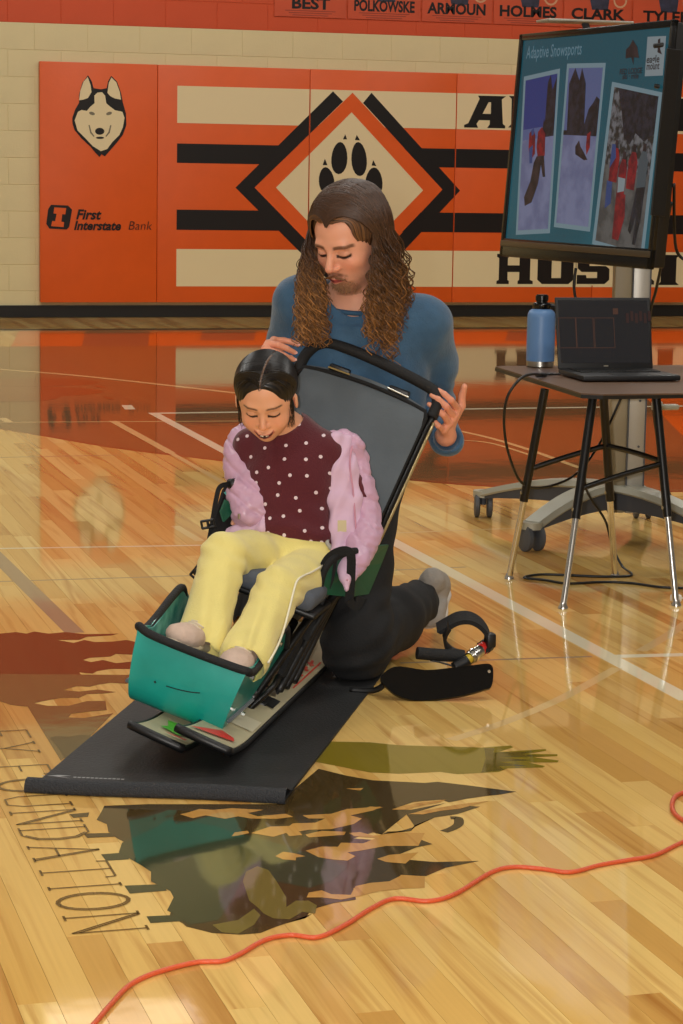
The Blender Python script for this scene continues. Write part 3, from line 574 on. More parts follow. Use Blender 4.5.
# skis: each rolled over onto its own right edge
er = math.radians(21)
for k, (off, nm_) in enumerate(((0.014, 'sit-ski right ski'), (-.082, 'left'))):
    sx = math.cos(er)*Rh-math.sin(er)*UZ; sz = math.cos(er)*UZ+math.sin(er)*Rh
    e0 = np.array([*fp(319, 672, .012)[:2], .0]); rel = (e0-SO); yk = rel@Bk; xk = rel@Rh
    def spt(y, u, w):   # y along ski, u 0..1 across from the lower (image right) edge, w height over base
        wd_ = .098+.010*max(0, (-y-.25)/.5)**2-.012*math.exp(-((y+.1)/.35)**2)
        f = -y; lift = 0.030*max(0, (f-.60)/.20)**1.7 if f > .60 else 0
        tipw = 1.0
        wc = (u-.5)*wd_*tipw
        return SO+Rh*(xk+off)+Bk*y+sx*(-wd_/2-wc)+UZ*.013+sz*(w+lift)+np.array([0, 0, (.009)])
    ys = list(np.linspace(.50, -.5, 14))+list(np.linspace(-.53, -.79, 12)); V = []; us = (0, .02, .5, .98, 1)
    for y in ys:
        for u in us: V.append(spt(y, u, .010 if 0 < u < 1 else .007))
        for u in us[::-1]: V.append(spt(y, u, 0))
    m_ = len(us)*2; F_ = [[i*m_+j, i*m_+(j+1) % m_, (i+1)*m_+(j+1) % m_, (i+1)*m_+j] for i in range(len(ys)-1) for j in range(m_)]+[list(range(m_)), [(len(ys)-1)*m_+j for j in range(m_)][::-1]]
    b = MB(); b.add(V, F_); s1 = b.build('ski', M_ski, sk, ang=35)
    # black tip edge band
    b = MB(); V = []
    for y in ys[-2:]:
        pass
    tp = [spt(-.792-.008*(1-(2*u-1)**2), u, .005) for u in np.linspace(-.04, 1.04, 11)]
    b.tube(tp, .0095, 10); edge_l = [spt(y, 1.0, .004) for y in ys]; edge_r = [spt(y, 0, .004) for y in ys]
    b.tube([spt(y, 1.01, .003) for y in ys[10:]], .0070, 6); b.tube([spt(y, -.01, .003) for y in ys], .0062, 6); b.build('tip_edge', M_blackp, s1, smooth=True)
    def patch(name, pts, m, w=.0112):
        P = np.array([spt(y, u, w) for y, u in pts]); return mesh_obj(name, P, [list(range(len(P)))], m, s1)
    if k == 0:
        patch('red_tip_print', [(-.69, .12), (-.70, .3), (-.735, .93), (-.71, .86), (-.64, .5), (-.66, .2)][::-1], M_skired, .0135)
        # red handwriting-like lettering on the tail half
        for i, (y0, l) in enumerate([(-.12, .05), (-.06, .06), (0.0, .05), (.05, .07)]):
            patch('red_ski_lettering', [(y0, .25), (y0+l*.8, .30), (y0+l*.85, .38), (y0+.2*l, .34)], M_skired)
            patch('red_ski_lettering', [(y0+.2*l, .22), (y0+.4*l, .22), (y0+.55*l, .78), (y0+.36*l, .78)], M_skired, .0114)
        patch('red_ski_lettering', [(-.16, .14), (.12, .12), (.12, .17), (-.16, .18)], M_skired)
        patch('black_grip_pad', [(-.36, .12), (-.36, .8), (-.29, .8), (-.29, .12)], M_blackp, .0125)
        patch('pale_step_plate', [(-.56, .05), (-.56, .95), (-.48, .95), (-.48, .05)], mat('pale_plate', (214, 206, 178), .35), .0122)
    else:
        for pl in ([(-.60, .3), (-.62, .75), (-.66, .62), (-.69, .7), (-.70, .3), (-.66, .12)], ): patch('green_tip_print', pl, M_skigreen, .014)
        patch('red_tip_print', [(-.715, .08), (-.735, .5), (-.74, .4), (-.735, .08)], M_skired, .0150)

# foot box: a bent shell open to the top and back
HW = .121; BX = -.012
def shell(name, prof_out, x0, x1, m, mi=None, th=.006, parent=sk, tp_=0.0):
    P = smooth_path(prof_out, 5); T = np.gradient(P, axis=0); T /= np.linalg.norm(T, axis=1)[:, None]; Nn = np.stack([T[:, 1], -T[:, 0]], 1)
    Q = P+Nn*th; b = MB(); V = [ch(x0+tp_*(.222-q[1])/.152, *q) for q in P]+[ch(x1-.012*(.222-q[1])/.152*(tp_ > 0), *q) for q in P]+[ch(x0+tp_*(.222-q[1])/.152, *q) for q in Q]+[ch(x1-.012*(.222-q[1])/.152*(tp_ > 0), *q) for q in Q]; n = len(P); F_ = []
    for i in range(n-1): F_ += [[i, i+1, n+i+1, n+i], [2*n+i, 3*n+i, 3*n+i+1, 2*n+i+1], [i, 2*n+i, 2*n+i+1, i+1], [n+i, n+i+1, 3*n+i+1, 3*n+i]]
    F_ += [[0, n, 3*n, 2*n], [n-1, 3*n-1, 4*n-1, 2*n-1]]; b.add(V, F_); return b.build(name, m, parent, ang=40)
box = [(-.615, .222), (-.625, .16), (-.618, .10), (-.585, .07), (-.50, .064), (-.36, .078), (-.24, .13)]
bx_ = shell('foot_box', box, -HW+BX, HW+BX, M_teal, tp_=.024)
sidep = [(-.615, .222), (-.625, .16), (-.618, .10), (-.585, .07), (-.50, .064), (-.36, .078), (-.24, .13), (-.24, .20), (-.33, .262), (-.40, .255), (-.48, .225), (-.54, .212)]
for s in (-1, 1):
    sh_ = .024 if s < 0 else -.012; EZs = EZ-EX*sh_/.152
    b = MB(); b.prism([(y, z) for y, z in sidep], ch(s*HW+BX+sh_*.222/.152, 0, 0), EY, EZs, EX, -s*.005); b.build('foot_box_side', M_teal, sk)
    b = MB(); b.prism([(y+.004, z) for y, z in sidep], ch(s*(HW-.0075)+BX+sh_*.222/.152, 0, 0), EY*.99, EZs*.985, EX, -s*.002); b.build('side_lining', M_tealin, sk)
rim = [(-HW, -.25, .20), (-HW, -.33, .262), (-HW, -.40, .256), (-HW, -.48, .228), (-HW, -.54, .214), (-HW, -.585, .218), (-HW, -.615, .232), (-HW+.03, -.622, .226), (0, -.622, .224), (HW-.03, -.622, .226), (HW, -.615, .226), (HW, -.585, .216), (HW, -.54, .212), (HW, -.48, .228), (HW, -.40, .256), (HW, -.33, .262), (HW, -.25, .20)]
b = MB(); b.tube(chl([q+np.array([BX, 0, -.008]) for q in smooth_path(rim, 5)]), .0088, 10); b.build('rubber_rim', M_foam, sk, smooth=True)
b = MB(); b.box(ch(BX, -.45, .10), (.235, .30, .008), FR, .003); b.build('foot_plate', M_grey, sk)
for x, y, z in ((HW+.004, -.52, .10), (HW+.004, -.565, .195), (HW+.004, -.36, .225)):
    b = MB(); b.tube([ch(x+BX-.004, y, z), ch(x+BX+.004, y, z)], .006, 8); b.build('bolt', M_chrome, sk, smooth=False)
b = MB(); b.tube(smooth_path([cp(166, 686, -.6335), cp(178, 689.5, -.6325), cp(190, 692, -.632), cp(200, 693, -.632)], 4), .0011, 5); b.build('black_scratch', M_blackp, sk)
b = MB(); b.tube([cp(154.5, 681, -.6335), cp(155.5, 683, -.6335)], .0022, 6); b.build('black_scratch', M_blackp, sk)

# frame and suspension under the seat
def tubep(name, pts, r, m=M_blackm, n=10, sm=4, parent=sk):
    b = MB(); b.tube(chl(smooth_path(pts, sm)) if len(pts) > 2 else chl(pts), r, n); return b.build(name, m, parent, smooth=True)
for s in (-1, 1):
    tubep('frame_tube', [(s*.10, -.40, .10), (s*.11, -.27, .17), (s*.125, -.12, .26), (s*.13, .08, .275), (s*.135, .2, .33)], .010)
    tubep('leg_link', [(s*.055, -.36, .10), (s*.07, -.20, .055+.03), (s*.075, -.05, .20)], .012)
tubep('cross_tube', [(-.13, -.10, .26), (.13, -.10, .26)], .010); tubep('cross_tube', [(-.13, .10, .27), (.13, .10, .27)], .010)
M_orange = mat('orange_anodised', (226, 140, 40), .35, metal=.6)
tubep('shock_body', [(0, -.28, .12), (0, -.10, .25)], .016, M_blackm); tubep('shock_spring_seat', [(-.005, -.215, .175), (-.005, -.19, .195)], .021, M_orange); tubep('shock_rod', [(-.002, -.255, .14), (-.002, -.225, .165)], .011, M_chrome)
for y, zz_ in ((-.345, .062), (-.235, .062)):
    b = MB(); b.box(ch(.105, y, .052), (.045, .034, .075), FR, .008); b.build('ski_bracket', M_blackp, sk, ang=40)
    b = MB(); b.box(ch(.128, y+.002, .012), (.034, .05, .022), FR, .006); b.build('ski_bracket', M_blackp, sk, ang=40)
    b = MB(); b.cyl(ch(.147, y+.01, .016), ch(.152, y+.01, .016), .007, n=10); b.build('bolt', M_chrome, sk)
    b = MB(); b.box(ch(-.03, y, .045), (.05, .04, .06), FR, .006); b.build('ski_bracket', M_blackp, sk, ang=40)
tubep('arc_bar', [(.10, -.42, .075), (.125, -.36, .125), (.118, -.27, .13), (.11, -.22, .09)], .007, M_blackm); tubep('pivot_sleeve', [(.085, -.30, .085), (.115, -.26, .085)], .014, M_steel)
for k in range(3): tubep('lever_arm', [(.12+.008*k, -.22+.03*k, .08+.01*k), (.128+.004*k, -.13+.03*k, .19), (.14, -.04+.02*k, .285)], .010, M_blackp)
# fabric gaiter on frame side
b = MB(); b.prism([(-.27, .13), (-.2, .20), (-.13, .305), (-.03, .335), (.1, .33), (.12, .20), (.02, .16), (-.12, .10)], ch(.112, 0, 0), EY, EZ, EX, .012); b.build('side_gusset', M_web, sk)
b = MB(); b.prism([(-.27, .13), (-.2, .20), (-.13, .305), (-.03, .335), (.1, .33), (.12, .20), (.02, .16), (-.12, .10)], ch(-.124, 0, 0), EY, EZ, EX, .012); b.build('side_gusset', M_web, sk)

# seat cushion, side panels, back
b = MB(); b.box(ch(0, -.06, .298), (.27, .36, .045), FR, .018, 3); b.build('seat_cushion', M_cush, sk, ang=60)
b = MB(); b.box(ch(0, -.02, .268), (.29, .40, .016), FR, .006); b.build('seat_pan', M_blackp, sk, ang=50)
RT = np.array([.0, .16]);                                     # side wing (y, z)
wing = [(-.20, .29), (-.17, .335), (-.08, .40), (0, .425), (.10, .46), (.20, .50), (.235, .50), (.16, .34), (.10, .275), (-.1, .265)]
pr_ = [(320, 594, -.13), (325, 572, -.12), (333, 559, -.10), (346, 552, -.06), (372, 547, .02), (389, 545, .11), (382, 563, .10), (369, 594, .05), (350, 597, -.04)]
def quadshell(name, px, m, dx, parent=sk):
    P = np.array([cp(*q) for q in px]); n = len(P); c = P.mean(0); Q = P+EX*dx; b = MB(); b.add(np.concatenate([P, Q, [c, c+EX*dx]]), [[i, (i+1) % n, 2*n] for i in range(n)]+[[n+(i+1) % n, n+i, 2*n+1] for i in range(n)]+[[i, n+i, n+(i+1) % n, (i+1) % n] for i in range(n)]); return b.build(name, m, parent)
quadshell('side_panel', pr_, M_green, -.006)
b = MB(); b.tube(smooth_path([cp(*q) for q in [(318, 598, -.13), (323, 574, -.125), (332, 560, -.11), (346, 552.5, -.07), (356, 551, -.04)]], 5), .0085, 8); b.build('panel_binding', M_web, sk, smooth=True)
pl_ = [(244, 470, .10), (234, 474, .06), (222, 490, .0), (214, 516, -.05), (209, 560, -.10), (226, 572, -.10), (246, 540, -.02), (256, 500, .08)]
quadshell('side_panel', pl_, M_web, .006)
quadshell('teal_pocket', [(226, 500, -.03), (221, 512, -.05), (224, 522, -.05), (232, 514, -.03), (231, 502, -.02)], M_green, -.004)
b = MB(); b.tube(smooth_path([cp(*q) for q in [(244, 468, .10), (236, 476, .07), (230, 486, .04), (225, 496, .0)]], 5), .009, 8); b.build('panel_binding', M_tealin, sk, smooth=True)
# seat back board leans back
def back(u, v, w=0):  # u across -1..1, v 0..1 up, w out toward rider
    hw = .150+.012*v; y = .125+.185*v-.018*(1-u*u)*0; z = .33+.372*v
    cz = .008*(1-u*u)
    return ch(u*hw+.0, y+.9*-w*.9-(.02*u*u)*-0, z+cz*(v > .98)-w*.42)
b = MB(); nu, nv = 16, 14; G = []
for w in (.022, 0):
    for i in range(nv+1):
        for j in range(nu+1):
            u = -1+2*j/nu; v = i/nv; c = 0
            uu = u*(1-.05*max(0, (v-.9)/.1)**2); vv = v*(1.0)+.018*(1-u*u)*v
            pil = .010*(1-abs(u)**6)*(1-abs(2*v-1)**8) if w > 0 else 0
            G.append(back(uu, vv, w+pil-.012*(1-u*u)))
M1 = (nu+1)*(nv+1); F_ = [[i*(nu+1)+j, i*(nu+1)+j+1, (i+1)*(nu+1)+j+1, (i+1)*(nu+1)+j] for i in range(nv) for j in range(nu)]
F2 = [[k+M1 for k in f[::-1]] for f in F_]; bd = [j for j in range(nu+1)]+[i*(nu+1)+nu for i in range(1, nv+1)]+[nv*(nu+1)+j for j in range(nu-1, -1, -1)]+[i*(nu+1) for i in range(nv-1, 0, -1)]
F3 = [[bd[i], bd[(i+1) % len(bd)], bd[(i+1) % len(bd)]+M1, bd[i]+M1] for i in range(len(bd))]
b.add(G, F_+F2+F3); bk_ = b.build('seat_back', M_grey, sk, ang=50)
pip = [back(-1, v, .012) for v in np.linspace(0, .97, 14)]+[back(u, 1.0+.018*(1-u*u), .012) for u in np.linspace(-.95, .95, 12)]+[back(1, v, .012) for v in np.linspace(.97, 0, 14)]
b = MB(); b.tube(pip, .0055, 7); b.build('piping', M_web, bk_, smooth=True)
# back frame tubes and grab bar
for s in (-1, 1):
    b = MB(); b.tube([back(s*1.07, v, -.012) for v in np.linspace(-.12, 1.02, 10)], .0095, 9); b.build('back_tube', M_blackm, sk, smooth=True)
b = MB(); b.tube([back(1.13, v, -.008) for v in np.linspace(.05, .93, 8)], .004, 7); b.build('bare_aluminium_strip', mat('aluminium_strip', (196, 176, 130), .3, metal=.7), sk, smooth=True)
gb = [back(-1.03, .92, -.012), back(-1.04, .99, -.012), back(-1.01, 1.06, -.012), back(-.9, 1.125, -.012), back(-.72, 1.15, -.012), back(-.3, 1.145, -.012), back(.2, 1.13, -.012), back(.7, 1.115, -.012), back(.93, 1.10, -.012), back(1.05, 1.05, -.012), back(1.07, .95, -.012)]
b = MB(); b.tube(smooth_path(gb, 6), .0135, 14); b.build('grab_bar', M_foam, sk, smooth=True)
for u in (-.45, .48):
    b = MB(); c = back(u, 1.035, .004); b.box(c, (.052, .018, .016), FR, .004); cl = b.build('top_clip', M_blackp, sk, ang=40)
    b = MB(); b.tube([back(u-.17, 1.05, .018), back(u+.17, 1.045, .018)], .0022, 6); b.build('clip_wire', mat('brass_wire', (200, 180, 120), .3, metal=.8) if u < 0 else M_steel, cl)
# straps: loop on the left side, hanging strap with buckles on the right side of the seat
def strap(name, pts, w, nrm, m=M_web, parent=sk, th=.003):
    P = smooth_path(pts, 5); T = np.gradient(P, axis=0); T /= np.linalg.norm(T, axis=1)[:, None]; nrm = np.array(nrm, float)
    S = np.cross(T, nrm); S /= np.linalg.norm(S, axis=1)[:, None]; Nn = np.cross(S, T); b = MB(); V = np.concatenate([P-S*w/2-Nn*th/2, P+S*w/2-Nn*th/2, P+S*w/2+Nn*th/2, P-S*w/2+Nn*th/2]); n = len(P)
    F_ = [[a*n+i, a*n+i+1, ((a+1) % 4)*n+i+1, ((a+1) % 4)*n+i] for a in range(4) for i in range(n-1)]+[[0, n, 2*n, 3*n], [n-1, 4*n-1, 3*n-1, 2*n-1]]
    b.add(V, F_); return b.build(name, m, parent, ang=50)
tc = -np.array([.25, .95, 0])
strap('strap_loop', [cp(318, 585, -.10), cp(326, 562, -.10), cp(338, 552, -.10), cp(350, 553, -.10), cp(351, 575, -.09), cp(349, 603, -.085)], .020, tc)
strap('strap', [cp(335, 558, -.095), cp(331, 580, -.095), cp(322, 600, -.11), cp(305, 640, -.16)], .012, tc)
strap('strap', [cp(349, 600, -.09), cp(356, 607, -.08), cp(362, 597, -.08)], .018, tc)
st = strap('strap', [cp(229, 484, -.02), cp(220, 487, -.04), cp(216, 500, -.05), cp(211, 530, -.06), cp(205, 560, -.09), cp(195, 575, -.12)], .011, tc)
for px, py, a in ((208, 524, .2), (208, 560, .9), (197, 572, .9)):
    b = MB(); c = cp(px, py, -.07); ex = np.cos(a)*Rh+np.sin(a)*UZ; ez = -np.sin(a)*Rh+np.cos(a)*UZ; Rb = np.stack([ex, np.cross(ez, ex), ez], 1)
    for dx, dz, lx, lz in ((0, .008, .034, .006), (0, -.008, .034, .006), (-.015, 0, .005, .02), (.015, 0, .005, .02), (.0, 0, .006, .02)): b.box(c+ex*dx+ez*dz, (lx, .006, lz), Rb, .002, 1)
    b.build('buckle', M_blackp, st)
b = MB(); b.tube([cp(229, 484, -.02), cp(240, 483, .0)], .012, 8); b.build('strap_anchor', M_blackp, sk, smooth=True)
b = MB(); b.tube([back(-1.25, v, .02) for v in (.02, .2, .4)], .016, 10); b.build('side_bolster', M_tealin, sk, smooth=True)

# ---- outrigger lying on the floor
og = empty('outrigger', (*fp(450, 670)[:2], 0), 'short-skied forearm outrigger lying on the floor behind the kneeling man', 'outrigger')
M_gloss = mat('gloss_black', (10, 10, 11), .12)
cfw = np.array([.25, .968, 0]); crt = np.array([.968, -.25, 0])
def op(px, py, d): # point at horizontal depth offset d from base plane through fp(437,694)
    base = fp(437, 698); dr = pray(px, py); C = np.array([0, 0, CAMH]); t = ((base-C)@cfw+d)/(dr@cfw); return C+t*dr
bn = -cfw*.80+UZ*.60; b0_ = fp(437, 701)+UZ*.002
def bp_(px, py): d = pray(px, py); C = np.array([0, 0, CAMH]); return C+d*(((b0_-C)@bn)/(d@bn))
ot = [(380, 680), (388, 671), (400, 667.5), (425, 671), (450, 669), (475, 666), (487, 665), (491.5, 667), (493, 672), (492.5, 683), (490, 689), (485, 690.5), (465, 696), (440, 700), (415, 701.5), (398, 697), (388, 690)]
ot = [bp_(*q) for q in ot]; bx1 = crt-bn*(crt@bn); bx1 /= np.linalg.norm(bx1); by1 = np.cross(bn, bx1)
P2 = [((q-b0_)@bx1, (q-b0_)@by1) for q in ot]; P2 = [tuple(q) for q in smooth_path(P2, 3, True)]
b = MB(); tr, PP = fill2d([P2]); V = [b0_+bx1*x+by1*y+bn*(.006+.012*math.cos(y*22)*0-.5*(x+.02)**2*0+.10*x*x) for x, y in PP]; n_ = len(V); m_ = len(P2)
b.add(V+[v-bn*.009 for v in V], [list(t) for t in tr]+[[k+n_ for k in t[::-1]] for t in tr]+[[i, (i+1) % m_, (i+1) % m_+n_, i+n_] for i in range(m_)]); b.build('ski_blade', M_gloss, og)
b = MB(); b.tube(smooth_path([op(388, 679, .012), op(380, 688, .02), op(368, 691, .03), op(350, 690, .04)], 4), .007, 8); b.build('tip_extension', M_blackp, og, smooth=True)
for px, py in ((489, 671), (488, 687)):
    b = MB(); c = op(px, py, .005); b.cyl(c, c-cfw*.006, .0035, n=8); b.build('rivet', M_steel, og)
b = MB(); b.tube(smooth_path([op(468, 660, .05), op(460, 665, .045), op(454, 668, .04)], 3), [.018, .017, .016]*1 if False else .014, 10); b.build('ankle_joint', M_blackp, og, smooth=True)
M_yel = mat('yellow_label', (200, 170, 40), .4)
ax0, ax1 = op(462, 664, .055), op(494, 640, .16)
b = MB(); b.cyl(ax0, ax0*.72+ax1*.28, .011); b.build('lower_shaft', M_yel, og, smooth=True, ang=40) if False else b.build('lower_shaft', M_yel, og, ang=40)
b = MB(); b.cyl(ax0*.78+ax1*.22, ax0*.22+ax1*.78, .0145); b.build('shaft', M_steel, og, ang=40)
b = MB(); b.cyl(ax0*.45+ax1*.55, ax0*.32+ax1*.68, .0149); b.build('red_label_band', M_skired, og, ang=40)
b = MB(); b.cyl(ax0*.30+ax1*.70, ax0*.18+ax1*.82, .017); b.build('shaft_clamp', M_blackp, og, ang=40)
b = MB(); b.cyl(ax0*.70+ax1*.30, ax0*.62+ax1*.38, .0165); b.build('shaft_clamp', M_chrome, og, ang=40)
b = MB(); b.tube(smooth_path([op(463, 656, .07), op(440, 655, .06), op(417, 653, .05)], 4), .0145, 12); b.build('hand_grip', M_foam, og, ang=50)
b = MB(); b.tube(smooth_path([op(430, 660, .05), op(446, 664, .045), op(462, 669, .04)], 4), .002, 6); b.build('brake_cable', M_blackp, og, smooth=True)
# cuff: open ring
cc = op(463, 638, .12); V = []; b = MB()
cuffp = [(438, 629), (447, 624), (458, 618.5), (470, 618), (481, 624), (488, 634), (489, 644), (480, 650)]
strap('forearm_cuff', [op(px, py, .12+.03*i/8) for i, (px, py) in enumerate(cuffp)], .055, -UZ*.2+crt*.01, M_web, og, .009) if False else None
P = smooth_path([op(px, py, .13) for px, py in cuffp], 5)
b = MB(); dpt = (UZ*.22+cfw*.97)
for i, q in enumerate(P): pass
Vn = []; cen = op(464, 641, .13)
for q in P:
    o_ = (q-cen); o_ /= np.linalg.norm(o_); Vn += [q-dpt*.025+o_*.004, q+dpt*.03+o_*.004, q+dpt*.03-o_*.006, q-dpt*.025-o_*.006]
n_ = len(P); F_ = [[i*4+a, i*4+(a+1) % 4, (i+1)*4+(a+1) % 4, (i+1)*4+a] for i in range(n_-1) for a in range(4)]+[[0, 1, 2, 3], [n_*4-1, n_*4-2, n_*4-3, n_*4-4]]
b.add(Vn, F_); b.build('forearm_cuff', M_web, og, ang=50)
P = smooth_path([op(px, py, .10) for px, py in [(450, 627), (445, 636), (446, 646), (454, 654), (466, 657)]], 5); b = MB(); Vn = []
for q in P:
    o_ = (q-cen); o_ /= np.linalg.norm(o_); Vn += [q-dpt*.015+o_*.004, q+dpt*.03+o_*.004, q+dpt*.03-o_*.004, q-dpt*.015-o_*.004]
n_ = len(P); b.add(Vn, [[i*4+a, i*4+(a+1) % 4, (i+1)*4+(a+1) % 4, (i+1)*4+a] for i in range(n_-1) for a in range(4)]+[[0, 1, 2, 3], [n_*4-1, n_*4-2, n_*4-3, n_*4-4]]); b.build('cuff_strap', M_blackp, og, ang=50)
b = MB(); b.box(op(490, 640, .12), (.022, .03, .034), None, .005); b.build('cuff_bracket', M_blackp, og, ang=40)

# ---- television on its rolling stand
TVC = np.array([2.806, 6.924, 1.266]); ty, tt, th_, tw = -1.4363, .0723, .75, .987
te = np.array([math.cos(ty), math.sin(ty), 0]); tn = np.array([math.sin(ty), -math.cos(ty), 0]); tu = math.cos(tt)*UZ-math.sin(tt)*tn; tn2 = np.cross(te, tu)
if tn2@tn < 0: tn2 = -tn2
def tv(u, v, w=0): return TVC+te*u*tw/2+tu*v*th_/2+tn2*w      # w toward the viewer side
RT_ = np.stack([te, tn2, tu], 1)
tvo = empty('television', tuple(TVC-tu*th_/2), 'large flat television angled to the left, showing a teal slide with three photos', 'television')
M_bez = mat('tv_bezel', (12, 12, 13), .25); M_bar = mat('tv_bronze_strip', (96, 84, 66), .35, metal=.5)
b = MB(); b.box(tv(0, 0, -.028), (tw*.985, .045, th_*.985), RT_, .008); b.build('back_cover', M_blackp, tvo, ang=40)
bw = .026; zb_ = .045
for (u0, u1, v0, v1) in ((-1, 1, 1-2*.022/th_, 1), (-1, 1, -1, -1+2*.062/th_), (-1, -1+2*bw/tw, -1, 1), (1-2*bw/tw, 1, -1, 1)):
    b = MB(); b.box(tv((u0+u1)/2, (v0+v1)/2, 0), ((u1-u0)*tw/2, .014, (v1-v0)*th_/2), RT_, .003); b.build('bezel', M_bez, tvo, ang=40)
b = MB(); b.box(tv(0, -1+2*.045/th_, .009), (tw*.985, .006, .020), RT_, .002); b.build('bronze_strip', M_bar, tvo, ang=40)
def scr(u, v, w=.0): # u 0..1 left-right, v 0..1 top-down on the visible picture
    U = -1+2*(bw+(tw-2*bw)*u)/tw; V_ = 1-2*(.022+(th_-.084)*v)/th_; return tv(U, V_, .0015+w)
EM = .36
def em(name, c, s=EM, c2=None, vs=6):
    m = bpy.data.materials.new(name); m.use_nodes = True; nt = m.node_tree; b_ = nt.nodes['Principled BSDF']; b_.inputs['Base Color'].default_value = (.01, .01, .01, 1); b_.inputs['Roughness'].default_value = .25
    b_.inputs['Emission Color'].default_value = lin(c); b_.inputs['Emission Strength'].default_value = s
    if c2:
        tc_ = nt.nodes.new('ShaderNodeTexCoord'); n_ = nt.nodes.new('ShaderNodeTexNoise'); n_.inputs['Scale'].default_value = vs; n_.inputs['Detail'].default_value = 5; nt.links.new(tc_.outputs['Object'], n_.inputs['Vector'])
        r_ = nt.nodes.new('ShaderNodeValToRGB'); r_.color_ramp.elements[0].position = .42; r_.color_ramp.elements[1].position = .6; r_.color_ramp.elements[0].color = lin(c); r_.color_ramp.elements[1].color = lin(c2)
        nt.links.new(n_.outputs[0], r_.inputs[0]); nt.links.new(r_.outputs[0], b_.inputs['Emission Color'])
    return m
E_teal = em('screen_teal', (28, 104, 122), EM, (34, 116, 134), 2); E_frame = em('screen_frame', (150, 180, 192)); E_sky = em('screen_sky', (52, 74, 150)); E_skyl = em('screen_sky_low', (110, 124, 176)); E_snow = em('screen_snow', (150, 156, 196), EM, (128, 134, 176), 12)
E_tree = em('screen_trees', (28, 30, 38), EM, (52, 52, 66), 40); E_red = em('screen_red', (170, 34, 44), EM, (120, 24, 40), 30); E_dark = em('screen_dark', (44, 34, 40), EM, (70, 52, 56), 30); E_blue = em('screen_blue', (64, 88, 150)); E_wood = em('screen_woods', (52, 52, 50), EM, (140, 140, 146), 45); E_white = em('screen_white', (170, 184, 190)); E_grey = em('screen_grey', (92, 104, 112))
E_text = em('screen_text', (120, 160, 176))
def sp(name, pts, m, w): return mesh_obj(name, [scr(u, v, w) for u, v in pts], [list(range(len(pts)))] if len(pts) <= 4 else fill2d([pts])[0], m, pic_)
pic_ = tvo
pic_ = mesh_obj('screen', [scr(0, 0), scr(1, 0), scr(1, 1), scr(0, 1)], [[0, 1, 2, 3]], E_teal, tvo)
def frame_pic(c):   # four corners tl tr br bl; returns bilinear map of the inner picture
    sp('photo_frame', c, E_frame, .0006)
    def f(u, v):
        m = .05; U = m*1.2+(1-2.4*m)*u; V_ = m*.55+(1-1.1*m)*v
        a = np.array(c, float); return tuple((a[0]*(1-U)+a[1]*U)*(1-V_)+(a[3]*(1-U)+a[2]*U)*V_)
    return f
def q4(f, u0, u1, v0, v1, m, w, n='photo_area'): sp(n, [f(u0, v0), f(u1, v0), f(u1, v1), f(u0, v1)], m, w)
def pf(f, pts, m, w, n='photo_shape'): sp(n, [f(u, v) for u, v in pts], m, w)
# picture placements measured on the photographed screen (u,v)
import itertools
def inv(px, py):  # pixel -> (u, v) on the screen plane
    d = pray(px, py); C = np.array([0, 0, CAMH]); t = ((TVC-C)@tn2)/(d@tn2); P = C+t*d-TVC
    return ((P@te)/(tw/2)+1)/2*tw/(tw-2*bw)-bw/(tw-2*bw), ((th_/2-P@tu)-.022)/(th_-.084)
def z4(l): return [inv(490+x/3.539, 10+y/3.539) for x, y in l]
f1 = frame_pic(z4([(122, 236), (250, 207), (214, 790), (93, 796)])); f2 = frame_pic(z4([(275, 190), (412, 187), (356, 785), (228, 768)])); f3 = frame_pic(z4([(434, 254), (612, 292), (545, 880), (363, 828)]))
q4(f1, 0, 1, 0, .36, E_sky, .001); q4(f1, 0, 1, .33, .43, E_skyl, .0012); q4(f1, 0, 1, .40, 1, E_snow, .0013)
pf(f1, [(.72, .05), (.8, .0), (.88, .1), (1, .02), (1, .4), (.62, .4), (.66, .28), (.7, .3)], E_tree, .0016)
pf(f1, [(.22, .36), (.34, .33), (.42, .38), (.44, .5), (.3, .54), (.22, .46)], E_red, .002); pf(f1, [(.5, .36), (.62, .33), (.74, .38), (.76, .52), (.56, .56), (.48, .46)], E_red, .002); pf(f1, [(.28, .34), (.36, .33), (.38, .37), (.3, .38)], E_blue, .0023); pf(f1, [(.24, .46), (.36, .44), (.36, .56), (.28, .56)], E_blue, .0022)
pf(f1, [(.5, .52), (.74, .52), (.82, .66), (.74, .66), (.66, .58), (.6, .7), (.42, .82), (.2, .84), (.16, .78), (.34, .68), (.42, .56)], E_dark, .0024)
q4(f2, 0, 1, 0, .44, E_skyl, .001); q4(f2, 0, 1, .42, 1, E_snow, .0012); pf(f2, [(.1, .42), (.05, .1), (.2, .0), (.35, .08), (.4, 0), (.55, .1), (.62, .42)], E_tree, .0016); pf(f2, [(.55, .42), (.7, .26), (.82, .22), (.9, .18), (1, .2), (1, .42)], E_tree, .0017); q4(f2, 0, 1, .4, .43, E_tree, .0018)
pf(f2, [(.4, .5), (.5, .46), (.56, .5), (.66, .53), (.8, .58), (.7, .585), (.42, .55)], E_dark, .002); pf(f2, [(.72, .42), (.82, .4), (.84, .5), (.76, .55), (.72, .5)], E_red, .002)
q4(f3, 0, 1, 0, 1, E_wood, .001); q4(f3, 0, 1, .5, 1, em('screen_snow_dull', (120, 118, 116), EM, (90, 88, 88), 20), .0011); pf(f3, [(.1, 0), (1, 0), (1, .24), (.8, .3), (.6, .26), (.5, .34), (.35, .3), (.25, .16)], E_tree, .0014)
